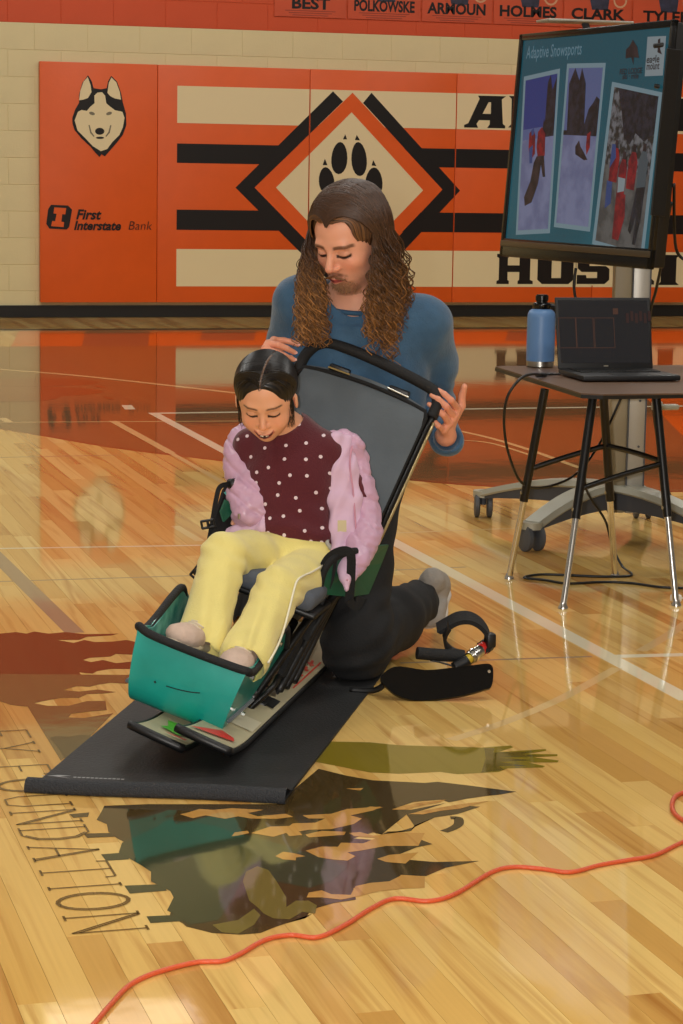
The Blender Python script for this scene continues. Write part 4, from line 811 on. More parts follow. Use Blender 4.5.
for c, w_, v0, v1, mt_ in ((.22, .09, .38, .6, E_red), (.42, .08, .44, .66, E_red), (.62, .09, .38, .62, E_red), (.84, .09, .36, .6, E_grey)):
    pf(f3, [(c-w_*.5, v0), (c+w_*.5, v0), (c+w_*1.1, v0+.06), (c+w_, v1), (c-w_, v1), (c-w_*1.1, v0+.06)], mt_, .0018); pf(f3, [(c-.03, v0-.05), (c+.03, v0-.05), (c+.04, v0), (c-.04, v0)], E_dark, .002)
pf(f3, [(.76, .6), (.94, .58), (.92, .8), (.86, .96), (.8, .96), (.82, .78), (.74, .9), (.68, .88)], E_tree, .002); pf(f3, [(.34, .66), (.54, .66), (.58, .8), (.5, .96), (.36, .96)], E_red, .0021); pf(f3, [(.34, .56), (.5, .56), (.5, .64), (.36, .66)], E_white, .0022); pf(f3, [(.1, .6), (.22, .6), (.24, .74), (.12, .78)], E_blue, .0019); pf(f3, [(.12, .36), (.2, .36), (.24, .44), (.12, .52)], E_blue, .0022)
# slide heading and logos
o_ = scr(*z4([(130, 172)])[0], .001); V, F = text_polys('Adaptive Snowsports', size=.058, bold=.0008, sx=1.0); x1_ = scr(*z4([(325, 165)])[0], .001); k_ = np.linalg.norm(x1_-o_)/(V[:, 0].max()); mesh_obj('slide_heading', o_+V[:, :1]*te*k_+V[:, 1:]*tu, F, E_text, pic_)
sp('slide_logo', z4([(508, 105), (524, 130), (530, 170), (512, 168), (510, 195), (502, 168), (482, 172), (484, 140), (496, 128)]), E_dark, .001)
for a_, b__, t_x in (((460, 228), (540, 222), 'RED LODGE'), ((470, 245), (528, 241), 'ski · ride')):
    o_ = scr(*z4([a_])[0], .0012); V, F = text_polys(t_x, size=.024, bold=.0006); e_ = scr(*z4([b__])[0], .0012); k_ = np.linalg.norm(e_-o_)/V[:, 0].max(); mesh_obj('slide_lettering', o_+V[:, :1]*te*k_+V[:, 1:]*tu, F, E_dark, pic_)
sp('slide_logo_ground', z4([(560, 95), (626, 92), (614, 232), (550, 235)]), E_white, .001); sp('slide_logo', z4([(598, 105), (606, 100), (606, 140), (612, 158), (596, 150)]), E_dark, .002)
for yy, t_x in ((188, 'eagle'), (212, 'mount')):
    o_ = scr(*z4([(556, yy)])[0], .002); V, F = text_polys(t_x, size=.032, bold=.0006); e_ = scr(*z4([(602, yy-2)])[0], .002); k_ = np.linalg.norm(e_-o_)/V[:, 0].max(); mesh_obj('slide_lettering', o_+V[:, :1]*te*k_+V[:, 1:]*tu, F, E_dark, pic_)

stand = empty('television_stand', (2.87, 6.92, 0), 'silver rolling television stand with a tall column and four castered legs', 'stand')
M_col = mat('stand_silver', (176, 172, 162), .38, metal=.35); M_colb = mat('stand_beige_side', (150, 138, 112), .5); M_gdk = mat('stand_grey_insert', (70, 72, 78), .6); M_wheel = mat('caster_grey', (78, 80, 84), .55); M_lege = mat('stand_leg_silver', (168, 166, 150), .45, metal=.2)
sc_ = fp(630, 513, .05)[:2]; sc_ = np.array([2.972, 6.86]); cr2 = np.array([.958, -.287, 0]); cf2 = np.array([.287, .958, 0])
Rc = np.stack([cr2, cf2, UZ], 1); c3 = np.array([*sc_, 0])
b = MB(); b.box(c3+cr2*.022+UZ*.72, (.062, .07, 1.28), Rc, .004); b.build('column', M_col, stand, ang=40)
b = MB(); b.box(c3-cr2*.037+UZ*.72+cf2*.005, (.056, .075, 1.28), Rc, .004); b.build('column_side', M_colb, stand, ang=40)
for dx in (-.006, .05): b = MB(); b.box(c3+cr2*dx+UZ*.72-cf2*.036, (.004, .006, 1.27), Rc); b.build('column_groove', M_gdk, stand)
for zz_ in (.30, .45, .6): b = MB(); b.cyl(c3+cr2*.03+UZ*zz_-cf2*.038, c3+cr2*.03+UZ*zz_-cf2*.034, .004, n=8); b.build('bolt', M_gdk, stand)
b = MB(); b.box(c3+UZ*1.3+cf2*(-.0)-cr2*.03, (.14, .06, .35), Rc, .006); b.build('mount_bracket', M_gdk, stand, ang=40)
b = MB(); b.box(wy(585, 22, 7.15), (.30, .12, .008), None, .003); tpl = b.build('top_camera_shelf', M_col, stand, ang=40)
b = MB(); b.tube([wy(585, 22, 7.15)-UZ*.004, np.array([2.96, 6.95, 1.3])], .012, 8); b.build('shelf_arm', M_gdk, stand)
casters = [(2.643, 7.327), (2.554, 6.628), (3.185, 7.209), (3.12, 6.50)]
cen_ = np.array([2.93, 6.90])
for i, (x, y) in enumerate(casters):
    e_ = np.array([x, y]); P = []
    for f in np.linspace(0, 1, 11):
        q = cen_*(1-f)+e_*f; z = .152-.075*f**1.6+.012*math.sin(f*PI); P.append((q[0], q[1], z))
    P = np.array(P); d_ = np.append((e_-cen_)/np.linalg.norm(e_-cen_), 0); s_ = np.array([-d_[1], d_[0], 0]); b = MB(); V = []
    for k, q in enumerate(P):
        w_ = .052-.018*k/10; h_ = .018
        V += [q+s_*w_, q+s_*w_*.8+UZ*h_, q-s_*w_*.8+UZ*h_, q-s_*w_, q-s_*w_*.9-UZ*.006, q+s_*w_*.9-UZ*.006]
    F_ = [[k*6+a, k*6+(a+1) % 6, (k+1)*6+(a+1) % 6, (k+1)*6+a] for k in range(10) for a in range(6)]+[list(range(6)), [60+a for a in range(6)][::-1]]
    b.add(V, F_); b.tube([P[-1]-UZ*.006, P[-1]+UZ*.016], .036, 18); lg = b.build('leg', M_lege, stand, ang=45)
    b = MB(); V = []
    for k, q in enumerate(P): hh = (.055+.0*k)*(1-(k/10)**2)+.004; w_ = .04-.014*k/10; V += [q+s_*w_-UZ*.004, q-s_*w_-UZ*.004, q-s_*w_-UZ*(.004+hh), q+s_*w_-UZ*(.004+hh)]
    b.add(V, [[k*4+a, k*4+(a+1) % 4, (k+1)*4+(a+1) % 4, (k+1)*4+a] for k in range(10) for a in range(4)]+[[0, 1, 2, 3], [43, 42, 41, 40]]); b.build('leg_insert', M_gdk, lg, ang=45)
    wc = np.array([x, y, .044]); ax = cr2 if i % 2 == 0 else (cr2*.9+cf2*.43)
    for sgn in (-1, 1):
        b = MB(); b.tube([wc+ax*sgn*.012, wc+ax*sgn*.016, wc+ax*sgn*.028, wc+ax*sgn*.031], [.037, .044, .044, .035], 24); b.build('caster_wheel', M_wheel, lg, ang=40)
    b = MB(); b.tube([wc, wc+UZ*.045], .011, 8); b.box(wc+UZ*.030, (.03, .03, .02), Rc, .006); b.build('caster_fork', M_gdk, lg, ang=40)

# ---- small table with laptop and bottle
TZ = .585
tb = empty('small_table', (2.47, 5.93, 0), 'small brown-topped table on four black and chrome legs, carrying the laptop', 'table')
M_top = mat('table_brown_laminate', (104, 76, 54), .45, var=.25, vscale=30, stretch=(1, 6, 1)); M_edge = mat('table_black_edge', (16, 15, 15), .4)
tl = wy(495.5, 367, 6.6); fx0, fy0 = fp(577, 392, TZ)[0], fp(590, 393, TZ)[1]; bx0, by0 = fp(495.5, 366.5, TZ)[:2]
poly = [(fx0, fy0), (fx0+.05, fy0-.035), (3.02, fy0-.035), (3.06, fy0+.01), (3.06, by0), (bx0+.03, by0+.02), (bx0, by0)]
b = MB(); b.prism(poly, (0, 0, TZ-.004), (1, 0, 0), (0, 1, 0), (0, 0, 1), .004); b.build('table_top', M_top, tb)
b = MB(); cx_, cy_ = sum(q[0] for q in poly)/7, sum(q[1] for q in poly)/7; b.prism([(cx_+(x-cx_)*1.004, cy_+(y-cy_)*1.004) for x, y in poly], (0, 0, TZ-.014), (1, 0, 0), (0, 1, 0), (0, 0, 1), .010); b.build('top_edge', M_edge, tb)
feet = {'fl': (2.298, 5.709), 'fr': (2.625, 5.688), 'bl': (2.312, 6.173), 'br': (2.635, 6.144)}
tops_ = {}
for k, (px, py) in {'fl': (593, 400), 'fr': (657, 400), 'bl': (546, 385), 'br': (604.5, 396)}.items():
    q = fp(px, py, TZ-.02) if False else None
tops_ = {'fl': wy(592.5, 400, 5.83), 'fr': wy(656.5, 400, 5.83), 'bl': wy(545.5, 386, 6.09), 'br': wy(603.5, 396, 6.06)}
for k in feet:
    f_ = np.array([*feet[k], 0.0]); t_ = tops_[k].copy(); d_ = (t_-f_)/ (t_[2]-f_[2]); t_ = f_+d_*(TZ-.02)
    brk = f_+d_*(.235 if k in ('bl', 'br') else .24); b = MB(); b.cyl(brk, t_, .0125, n=14); lg = b.build('leg', M_blackm, tb, ang=50)
    b = MB(); b.cyl(f_+d_*.012, brk+d_*.02, .0095, n=14); b.build('chrome_leg_extension', M_chrome, lg, ang=50)
    b = MB(); b.tube([f_+UZ*.0, f_+UZ*.006, f_+UZ*.012, f_+UZ*.018], [.014, .014, .010, .009], 14); b.build('foot_glide', M_chrome, lg, ang=50)
    b = MB(); b.cyl(brk+d_*.025-np.array([.014, .0, 0]), brk+d_*.025-np.array([.010, 0, 0]), .005, n=8); b.build('set_screw', M_steel, lg)
    tops_[k] = t_; feet[k] = f_
def onleg(k, z): return feet[k]+(tops_[k]-feet[k])*(z/(TZ-.02))
for ks in (('bl', .33, 'br', .40), ('br', .40, 'fr', .39), ('fl', .32, 'fr', .385)):
    b = MB(); p0, p1 = onleg(ks[0], ks[1]), onleg(ks[2], ks[3]); b.tube(smooth_path([p0, p0*.5+p1*.5+UZ*.003, p1], 5), .008, 10); b.build('brace', M_blackm, tb, smooth=True)

lp = empty('laptop', tuple(fp(610, 376, TZ)), 'open black laptop on the small table, dim screen facing the viewer', 'laptop')
M_lap = mat('laptop_black', (24, 24, 26), .5); M_scr = em('laptop_screen', (23, 23, 27), .8); M_faint = em('laptop_faint_lines', (74, 46, 36), .8); M_key = mat('laptop_key', (16, 16, 17), .55)
h0 = fp(558, 371.0, TZ+.012); h1 = fp(657, 373, TZ+.012); f1_ = fp(683, 382.5, TZ+.01); f0_ = fp(584, 381, TZ+.01)
cr2_ = np.array([.958, -.287, 0]); cf2_ = np.array([.287, .958, 0]); hx = h1-h0; W = np.linalg.norm(hx); hx /= W; fy = np.cross(UZ, hx)*-1; fy = fy if fy[1] < 0 else -fy; W = .298; hx = cr2_*math.cos(.24)+cf2_*math.sin(.24); fy = cr2_*math.sin(.24)-cf2_*math.cos(.24)
dep = .23
b = MB(); Rl = np.stack([hx, -fy, UZ], 1); cb = h0+hx*W/2+fy*dep/2; cb[2] = TZ+.011; b.box(cb, (W, dep, .016), Rl, .005); bs = b.build('base', M_lap, lp, ang=40)
b = MB(); [b.box(h0+hx*(.025+(W-.05)*(i+.5)/14)+fy*(.035+.022*j)+UZ*(TZ+.0205-h0[2]), ((W-.06)/15, .017, .003), Rl) for i in range(14) for j in range(5)]; kb = b.build('keyboard', M_key, bs); kb['kind'] = 'stuff'
b = MB(); b.box(h0+hx*W/2+fy*.19+UZ*(TZ+.0195-h0[2]), (.1, .06, .001), Rl); b.build('touchpad', M_lap, bs)
la = math.radians(14); lu = math.cos(la)*UZ-math.sin(la)*fy; LHt = .215; ln = np.cross(hx, lu); ln = ln if ln@fy > 0 else -ln; RL = np.stack([hx, ln, lu], 1); lc = h0+hx*W/2+lu*LHt/2+UZ*.006
b = MB(); b.box(lc, (W, .008, LHt), RL, .003); ld = b.build('lid', M_lap, lp, ang=40)
b = MB(); b.box(lc+ln*.0045+lu*.004, (W-.018, .001, LHt-.026), RL); b.build('screen', M_scr, ld)
for cxx, wv, a_ in ((-.115, .055, .06), (-.062, .055, .03), (.0, .062, -.05)):
    b = MB(); c = lc+ln*.0055+hx*cxx+lu*.0
    for dx, dz, lx, lz in ((0, .045, wv, .0018), (0, -.045, wv, .0018), (-wv/2, 0, .0018, .09), (wv/2, 0, .0018, .09)): b.box(c+hx*(dx-a_*dz)+lu*(dz+a_*dx), (lx, .0004, lz), RL)
    b.build('faint_picture_outline', M_faint, ld)
b = MB(); b.box(lc+ln*.0055+hx*.038+lu*.065, (.016, .0004, .018), RL); b.build('faint_icon', M_faint, ld)
b = MB(); [b.box(lc+ln*.0055+hx*(.075+.014*k)+lu*(.045+.006*(k % 2)), (.009, .0004, .03), RL) for k in range(6)]; b.build('faint_reflection_text', em('laptop_faint_red', (50, 28, 26), .8), ld)
b = MB(); b.box(lc+ln*.0046-lu*(LHt/2-.008), (.014, .001, .004), RL); b.build('maker_mark', M_steel, ld)

bo = fp(540, 366.5, TZ+.001); bot = empty('water_bottle', tuple(bo), 'pale blue insulated bottle with black screw lid beside the laptop', 'bottle')
M_blueb = mat('bottle_blue', (98, 138, 188), .42, var=.04, vscale=20)
r_ = .0435
b = MB(); b.lathe(bo, [(r_*.9, 0), (r_*.97, .002), (r_*.97, .02)], 32); b.build('steel_base', M_steel, bot, ang=40)
b = MB(); b.lathe(bo, [(r_, .018), (r_, .150), (r_*.97, .163), (r_*.86, .172), (r_*.7, .176), (r_*.62, .178)], 36); b.build('bottle_body', M_blueb, bot, ang=50)
b = MB(); b.lathe(bo, [(r_*.62, .177), (r_*.66, .180), (r_*.66, .192), (r_*.58, .196), (r_*.4, .198), (r_*.4, .202), (r_*.46, .204), (r_*.46, .218), (r_*.36, .222)], 28); cap_ = b.build('lid', M_bez, bot, ang=40)
b = MB(); b.tube(smooth_path([bo+np.array([.02, -.01, .19]), bo+np.array([.045, -.02, .185]), bo+np.array([.05, -.02, .165])], 5), .005, 8); b.build('carry_loop', M_blackp, cap_, smooth=True)

# ---- cables
def cable(name, pts, r, label, m=M_blackp):
    b = MB(); b.tube(smooth_path(pts, 8), r, 7); o = b.build(name, m, smooth=True); tag(o, label, 'cable'); return o
cable('laptop_cable', [fp(560, 374, TZ+.012)+hx*.0, fp(545, 374.5, TZ+.006), wy(530, 374.5, 6.0), wy(519, 380, 5.92), wy(507, 398, 5.92), wy(504, 425, 5.95), wy(509, 455, 6.0), wy(522, 483, 6.1), wy(545, 487, 6.25), wy(575, 475, 6.35), wy(597, 448, 6.45), wy(612, 418, 6.5), wy(625, 390, 6.5), wy(640, 365, 6.5)], .004, 'black cable looping off the left side of the small table')
b = MB(); b.box(fp(541, 375, TZ+.008), (.035, .014, .012), None, .004); o = b.build('cable_plug', M_blackp, ang=40); tag(o, 'black cable plug resting on the table below the bottle', 'plug')
fl_c = [(683, 588, 0), (660, 587, 0), (630, 583, 0), (600, 582, 0), (568, 583.5, 0), (545, 580, 0), (524, 577.5, 0), (540, 574.5, 0), (565, 575, 0), (600, 576.5, 0), (628, 576, 0), (631, 573, 0), (622, 566, 0)]
cable('floor_cable', [fp(x, y, .004) for x, y, _ in fl_c]+[wy(612, 545, 6.35), wy(605, 520, 6.3), wy(590, 497, 6.25), wy(585, 480, 6.2), wy(588, 440, 6.15), wy(590, 400, 6.1)], .0038, 'black cable lying in a long loop on the floor under the table')
cable('television_cable', [wy(576, 268, 7.1), wy(574, 285, 7.1), wy(576, 300, 7.1), wy(580, 312, 7.1)], .005, 'short black cable hanging below the television, left of the column')
cable('television_cable', [tv(.98, -.45, -.05), wy(664, 238, 6.6), wy(662, 260, 6.6), wy(656, 290, 6.7), wy(650, 318, 6.8), wy(652, 380, 6.8), wy(656, 430, 6.8), wy(668, 490, 6.8), wy(676, 500, 6.8)], .005, 'black cable hanging from the right edge of the television down the column')
cable('television_cable', [tv(.99, -.3, -.05), wy(676, 248, 6.6), wy(690, 262, 6.6)], .005, 'black cable leading off the television to the right edge of the picture')
b = MB(); hp = [wy(654, 46, 6.5), wy(676, 43, 6.5), wy(678, 48, 6.5), wy(675, 84, 6.5), wy(672, 88, 6.5), wy(655, 86, 6.5)]; b.tube(hp, .007, 8); b.build('side_handle', M_blackp, tvo, smooth=True)
hl = tv(1.0, .1, 0); b = MB(); b.box(hl, (.006, .05, .5), RT_, .002); b.build('port_strip', M_blackp, tvo)
pw = fp(676, 598, .012); pwo = empty('white_plug', tuple(fp(676, 598)), 'small white plug on the floor at the right edge beside a table foot', 'plug')
b = MB(); b.box(pw, (.03, .022, .02), None, .005); b.build('plug_body', mat('white_plastic', (224, 220, 208), .4), pwo, ang=40); b = MB(); b.tube(smooth_path([pw+np.array([.01, .0, 0]), pw+np.array([.05, -.03, .0]), pw+np.array([.12, -.02, -.008])], 4), .0025, 6); b.build('plug_lead', mat('white_plastic_lead', (215, 210, 195), .4), pwo, smooth=True)
# bracket on the column's right
b = MB(); b.box(wy(668, 407, 6.7), (.07, .03, .018), None, .006); b.box(wy(657, 406, 6.72), (.03, .03, .028), None, .004); b.build('column_bracket', M_lege, stand, ang=40)

# ---- extension cord
M_cord = mat('cord_orange', (204, 84, 44), .45, bump=.3, bscale=150)
cpts = [(70, 1050), (94, 1024), (112, 1003), (130, 985), (155, 973), (195, 962.5), (222, 961), (240, 954), (265, 940), (290, 935), (318, 937), (345, 925), (372, 908), (395, 898.5), (428, 901), (455, 894), (490, 873), (512, 867), (540, 868.5), (570, 872), (600, 865), (628, 860), (655, 855), (683, 842), (730, 822)]
b = MB(); b.tube(smooth_path([fp(x, y, .0040) for x, y in cpts], 8), .0040, 10); tag(b.build('extension_cord', M_cord, smooth=True), 'long orange extension cord snaking across the front of the floor', 'cord')
b = MB(); b.tube(smooth_path([fp(x, y, .0046) for x, y in [(720, 775), (690, 790), (676, 796), (672, 806), (676, 815), (690, 824), (720, 840)]], 8), .0046, 10); tag(b.build('extension_cord', M_cord, smooth=True), 'small loop of orange cord at the right edge of the floor', 'cord')

# ------------------------------------------------------------------ implicit surfaces for the figures
class Field:
    def __init__(s, lo, hi, h):
        s.lo = np.array(lo, float); s.h = h; s.n = np.ceil((np.array(hi)-s.lo)/h).astype(int)+1; s.v = np.full(s.n, .5, np.float32)
        s.ax = [(s.lo[a]+h*np.arange(s.n[a])).astype(np.float32) for a in range(3)]
    def win(s, lo, hi):
        i0 = np.clip(np.floor((np.array(lo)-s.lo)/s.h).astype(int), 0, s.n); i1 = np.clip(np.ceil((np.array(hi)-s.lo)/s.h).astype(int)+1, 0, s.n)
        return i0, i1
    def op(s, fn, lo, hi, k, sub):
        m = k+.02; i0, i1 = s.win(np.array(lo)-m, np.array(hi)+m)
        if (i1 <= i0).any(): return s
        X = s.ax[0][i0[0]:i1[0], None, None]; Y = s.ax[1][None, i0[1]:i1[1], None]; Z_ = s.ax[2][None, None, i0[2]:i1[2]]
        d = fn(X, Y, Z_); w = s.v[i0[0]:i1[0], i0[1]:i1[1], i0[2]:i1[2]]
        if sub: w2 = -w; a = w2; b = d
        else: a = w; b = d
        h = np.clip(.5+.5*(b-a)/max(k, 1e-5), 0, 1); r = b*(1-h)+a*h-k*h*(1-h)
        w[...] = -r if sub else r
        return s
    def cap(s, a, b, ra, rb=None, k=.01, sub=False):
        a = np.array(a, float); b = np.array(b, float); rb = ra if rb is None else rb; ba = b-a; L = max(ba@ba, 1e-10); R = max(ra, rb)
        def fn(X, Y, Z_):
            px, py, pz = X-a[0], Y-a[1], Z_-a[2]; t = np.clip((px*ba[0]+py*ba[1]+pz*ba[2])/L, 0, 1)
            return np.sqrt((px-t*ba[0])**2+(py-t*ba[1])**2+(pz-t*ba[2])**2)-(ra+(rb-ra)*t)
        return s.op(fn, np.minimum(a, b)-R, np.maximum(a, b)+R, k, sub)
    def chain(s, pts, rs, k=.01, k2=None):
        for i in range(len(pts)-1): s.cap(pts[i], pts[i+1], rs[i], rs[i+1], k if i == 0 else (k2 or k))
        return s
    def ell(s, c, r, R=None, k=.01, sub=False):
        c = np.array(c, float); r = np.array(r, float); R = np.eye(3) if R is None else np.array(R); m = r.max()
        def fn(X, Y, Z_):
            px, py, pz = X-c[0], Y-c[1], Z_-c[2]; q = [(px*R[0, i]+py*R[1, i]+pz*R[2, i]) for i in range(3)]
            k0 = np.sqrt(sum((q[i]/r[i])**2 for i in range(3))); k1 = np.sqrt(sum((q[i]/r[i]**2)**2 for i in range(3)))+1e-6
            return k0*(k0-1)/k1
        return s.op(fn, c-m, c+m, k, sub)
    def mesh(s):
        v = s.v; ins = v < 0; n = v.shape
        c = np.zeros((n[0]-1, n[1]-1, n[2]-1), np.int8)
        for i in (0, 1):
            for j in (0, 1):
                for k in (0, 1): c += ins[i:n[0]-1+i, j:n[1]-1+j, k:n[2]-1+k]
        I = np.argwhere((c > 0) & (c < 8)); del c
        acc = np.zeros((len(I), 3)); cnt = np.zeros(len(I))
        cor = [(i, j, k) for i in (0, 1) for j in (0, 1) for k in (0, 1)]
        val = {q: v[I[:, 0]+q[0], I[:, 1]+q[1], I[:, 2]+q[2]] for q in cor}
        for q in cor:
            for a in range(3):
                if q[a] == 0:
                    r = list(q); r[a] = 1; r = tuple(r); A, B = val[q], val[r]; m = (A < 0) != (B < 0); t = np.where(m, A/(A-B+1e-12), 0)
                    P = np.tile(np.array(q, float), (len(I), 1)); P[:, a] += t; acc[m] += P[m]; cnt[m] += 1
        V = s.lo+s.h*(I+acc/cnt[:, None]); idx = np.full((n[0]-1, n[1]-1, n[2]-1), -1, np.int32); idx[I[:, 0], I[:, 1], I[:, 2]] = np.arange(len(I))
        F = []
        for a in range(3):
            b, c_ = (a+1) % 3, (a+2) % 3
            sl0 = [slice(None)]*3; sl1 = [slice(None)]*3; sl0[a] = slice(0, n[a]-1); sl1[a] = slice(1, n[a])
            e = ins[tuple(sl0)] != ins[tuple(sl1)]; E_ = np.argwhere(e); ok = (E_[:, b] > 0) & (E_[:, c_] > 0) & (E_[:, b] < n[b]-1) & (E_[:, c_] < n[c_]-1); E_ = E_[ok]
            st = ins[E_[:, 0], E_[:, 1], E_[:, 2]]
            def g(db, dc): Q = E_.copy(); Q[:, b] -= db; Q[:, c_] -= dc; return idx[Q[:, 0], Q[:, 1], Q[:, 2]]
            q = np.stack([g(1, 1), g(0, 1), g(0, 0), g(1, 0)], 1); q[~st] = q[~st][:, ::-1]; F.append(q)
        return V, np.concatenate(F)
def relax(V, F, it=2, lam=.5):
    e = np.concatenate([F[:, [0, 1]], F[:, [1, 2]], F[:, [2, 3]], F[:, [3, 0]]]); e = np.concatenate([e, e[:, ::-1]])
    for _ in range(it):
        S = np.stack([np.bincount(e[:, 0], V[e[:, 1], a], len(V)) for a in range(3)], 1); c = np.bincount(e[:, 0], minlength=len(V))[:, None]; V = V+lam*(S/np.maximum(c, 1)-V)
    return V
def normals(V, F):
    n = np.cross(V[F[:, 2]]-V[F[:, 0]], V[F[:, 3]]-V[F[:, 1]]); N = np.stack([np.bincount(F.ravel(), np.repeat(n[:, a], 4), len(V)) for a in range(3)], 1); return N/(np.linalg.norm(N, axis=1)[:, None]+1e-12)
def vnoise(P, seed=0):
    P = P+seed*17.3; i = np.floor(P).astype(np.int64); f = P-i; f = f*f*(3-2*f); out = 0
    for a in (0, 1):
        for b in (0, 1):
            for c in (0, 1):
                q = i+np.array([a, b, c]); h = (q[:, 0]*374761393+q[:, 1]*668265263+q[:, 2]*2147483647+seed*974711) & 0x7fffffff; h = ((h ^ (h >> 13))*1274126177) & 0x7fffffff; h = ((h ^ (h >> 16)) & 0xffff)/65535.0
                out = out+h*np.where(a, f[:, 0], 1-f[:, 0])*np.where(b, f[:, 1], 1-f[:, 1])*np.where(c, f[:, 2], 1-f[:, 2])
    return out*2-1
def finish(fd, name, m, parent, wr=0, wf=25, it=2, cols=None, stretch=(1, 1, 1), fold=None, mats=None):
    V, F = fd.mesh(); V = relax(V, F, it)
    if wr or fold is not None:
        N = normals(V, F)
        if wr: V = V+N*(wr*(vnoise(V*wf*np.array(stretch), 1)+.5*vnoise(V*wf*2*np.array(stretch), 2)))[:, None]
        if fold is not None: V = V+N*fold(V)[:, None]
    c = cols(V) if cols is not None else None
    return mesh_obj(name, V, F, m, parent, True, cols=c)
def C3(c): return np.array(lin(c)[:3])
def smst(x, a, b): t = np.clip((x-a)/(b-a), 0, 1); return t*t*(3-2*t)

def head_R(psi, th, rl, az):
    tc_ = np.array([-math.sin(az), -math.cos(az), 0]); lf = np.array([-math.cos(az), math.sin(az), 0]); h = math.cos(psi)*tc_+math.sin(psi)*lf
    n = math.cos(th)*h-math.sin(th)*UZ; u = math.sin(th)*h+math.cos(th)*UZ; r = np.cross(u, n); c, s = math.cos(rl), math.sin(rl)
    return np.stack([c*r+s*u, -s*r+c*u, n], 1)
class Head:
    def __init__(s, T, R, S): s.T = np.array(T); s.R = R; s.S = S
    def w(s, p): return s.T+s.S*(s.R@np.array(p, float))
    def loc(s, V): return ((V-s.T)@s.R)/s.S
def build_head(fd, H, child):
    S = H.S; R = H.R
    def E(c, r, k=.05, sub=False, Rl=None): fd.ell(H.w(c), np.array(r)*S, R if Rl is None else R@Rl, k*S, sub)
    def Cc(a, b, ra, rb=None, k=.04, sub=False): fd.cap(H.w(a), H.w(b), ra*S, (rb if rb is not None else ra)*S, k*S, sub)
    w = .36 if child else .335
    E((0, .14, -.07), (w, .36, .42)); E((0, -.07, .08), (.30 if child else .275, .36, .27), .08)
    if child:
        E((0, -.28, .10), (.215, .19, .22), .1); E((0, -.41, .2), (.085, .075, .08), .08)
        for s in (-1, 1): E((s*.155, -.18, .2), (.115, .11, .12), .08)
        Cc((-.13, .08, .30), (.13, .08, .30), .04, k=.08)
        Cc((0, 0, .335), (0, -.15, .405), .022, .042, .05); 
        for s in (-1, 1): Cc((s*.035, -.165, .37), (s*.05, -.165, .345), .028, k=.025)
    else:
        E((0, -.28, .08), (.225, .2, .22), .08); E((0, -.42, .2), (.095, .085, .08), .07)
        for s in (-1, 1): E((s*.165, -.12, .19), (.09, .08, .11), .08)
        Cc((-.15, .075, .305), (.15, .075, .305), .045, k=.06)
        Cc((0, .03, .335), (0, -.135, .425), .028, .046, .05)
        for s in (-1, 1): Cc((s*.03, -.155, .385), (s*.055, -.155, .355), .03, k=.02)
    for s in (-1, 1):
        E((s*.135, 0, .385), (.075, .045, .07), .05, True)
        E((s*.133, -.012, .285), (.062, .05, .055), .02)            # lidded eyeball
        Cc((s*.075, -.045, .325), (s*.19, -.042, .295), .006, k=.012, sub=True)
        E((s*(w+.0), -.06, -.03), (.028, .10, .062), .02, Rl=np.array(Matrix.Rotation(s*.25, 3, 'Y'))); E((s*(w+.028), -.05, -.01), (.014, .06, .032), .015, True)
    if child:
        P = [(-.12, -.245, .31), (-.06, -.28, .355), (0, -.29, .372), (.06, -.28, .355), (.12, -.245, .31)]
        for i in range(4): Cc(P[i], P[i+1], .02, k=.03)
        P2 = [(-.10, -.270, .315), (-.055, -.322, .345), (0, -.338, .352), (.055, -.322, .345), (.10, -.270, .315)]
        for i in range(4): Cc(P2[i], P2[i+1], .02, k=.02)
        for i in (-.05, -.025, 0, .025, .05): E((i, -.302-.0, .375), (.03, .018-abs(i)*.1, .035), .008, True)
    else:
        Cc((-.085, -.275, .335), (0, -.268, .372), .02, .024, .03); Cc((.085, -.275, .335), (0, -.268, .372), .02, .024, .03); Cc((-.07, -.295, .33), (0, -.305, .36), .018, .024, .03); Cc((.07, -.295, .33), (0, -.305, .36), .018, .024, .03)
        for a, b in (((-.09, -.283, .365), (0, -.286, .405)), ((.09, -.283, .365), (0, -.286, .405))): Cc(a, b, .006, k=.012, sub=True)
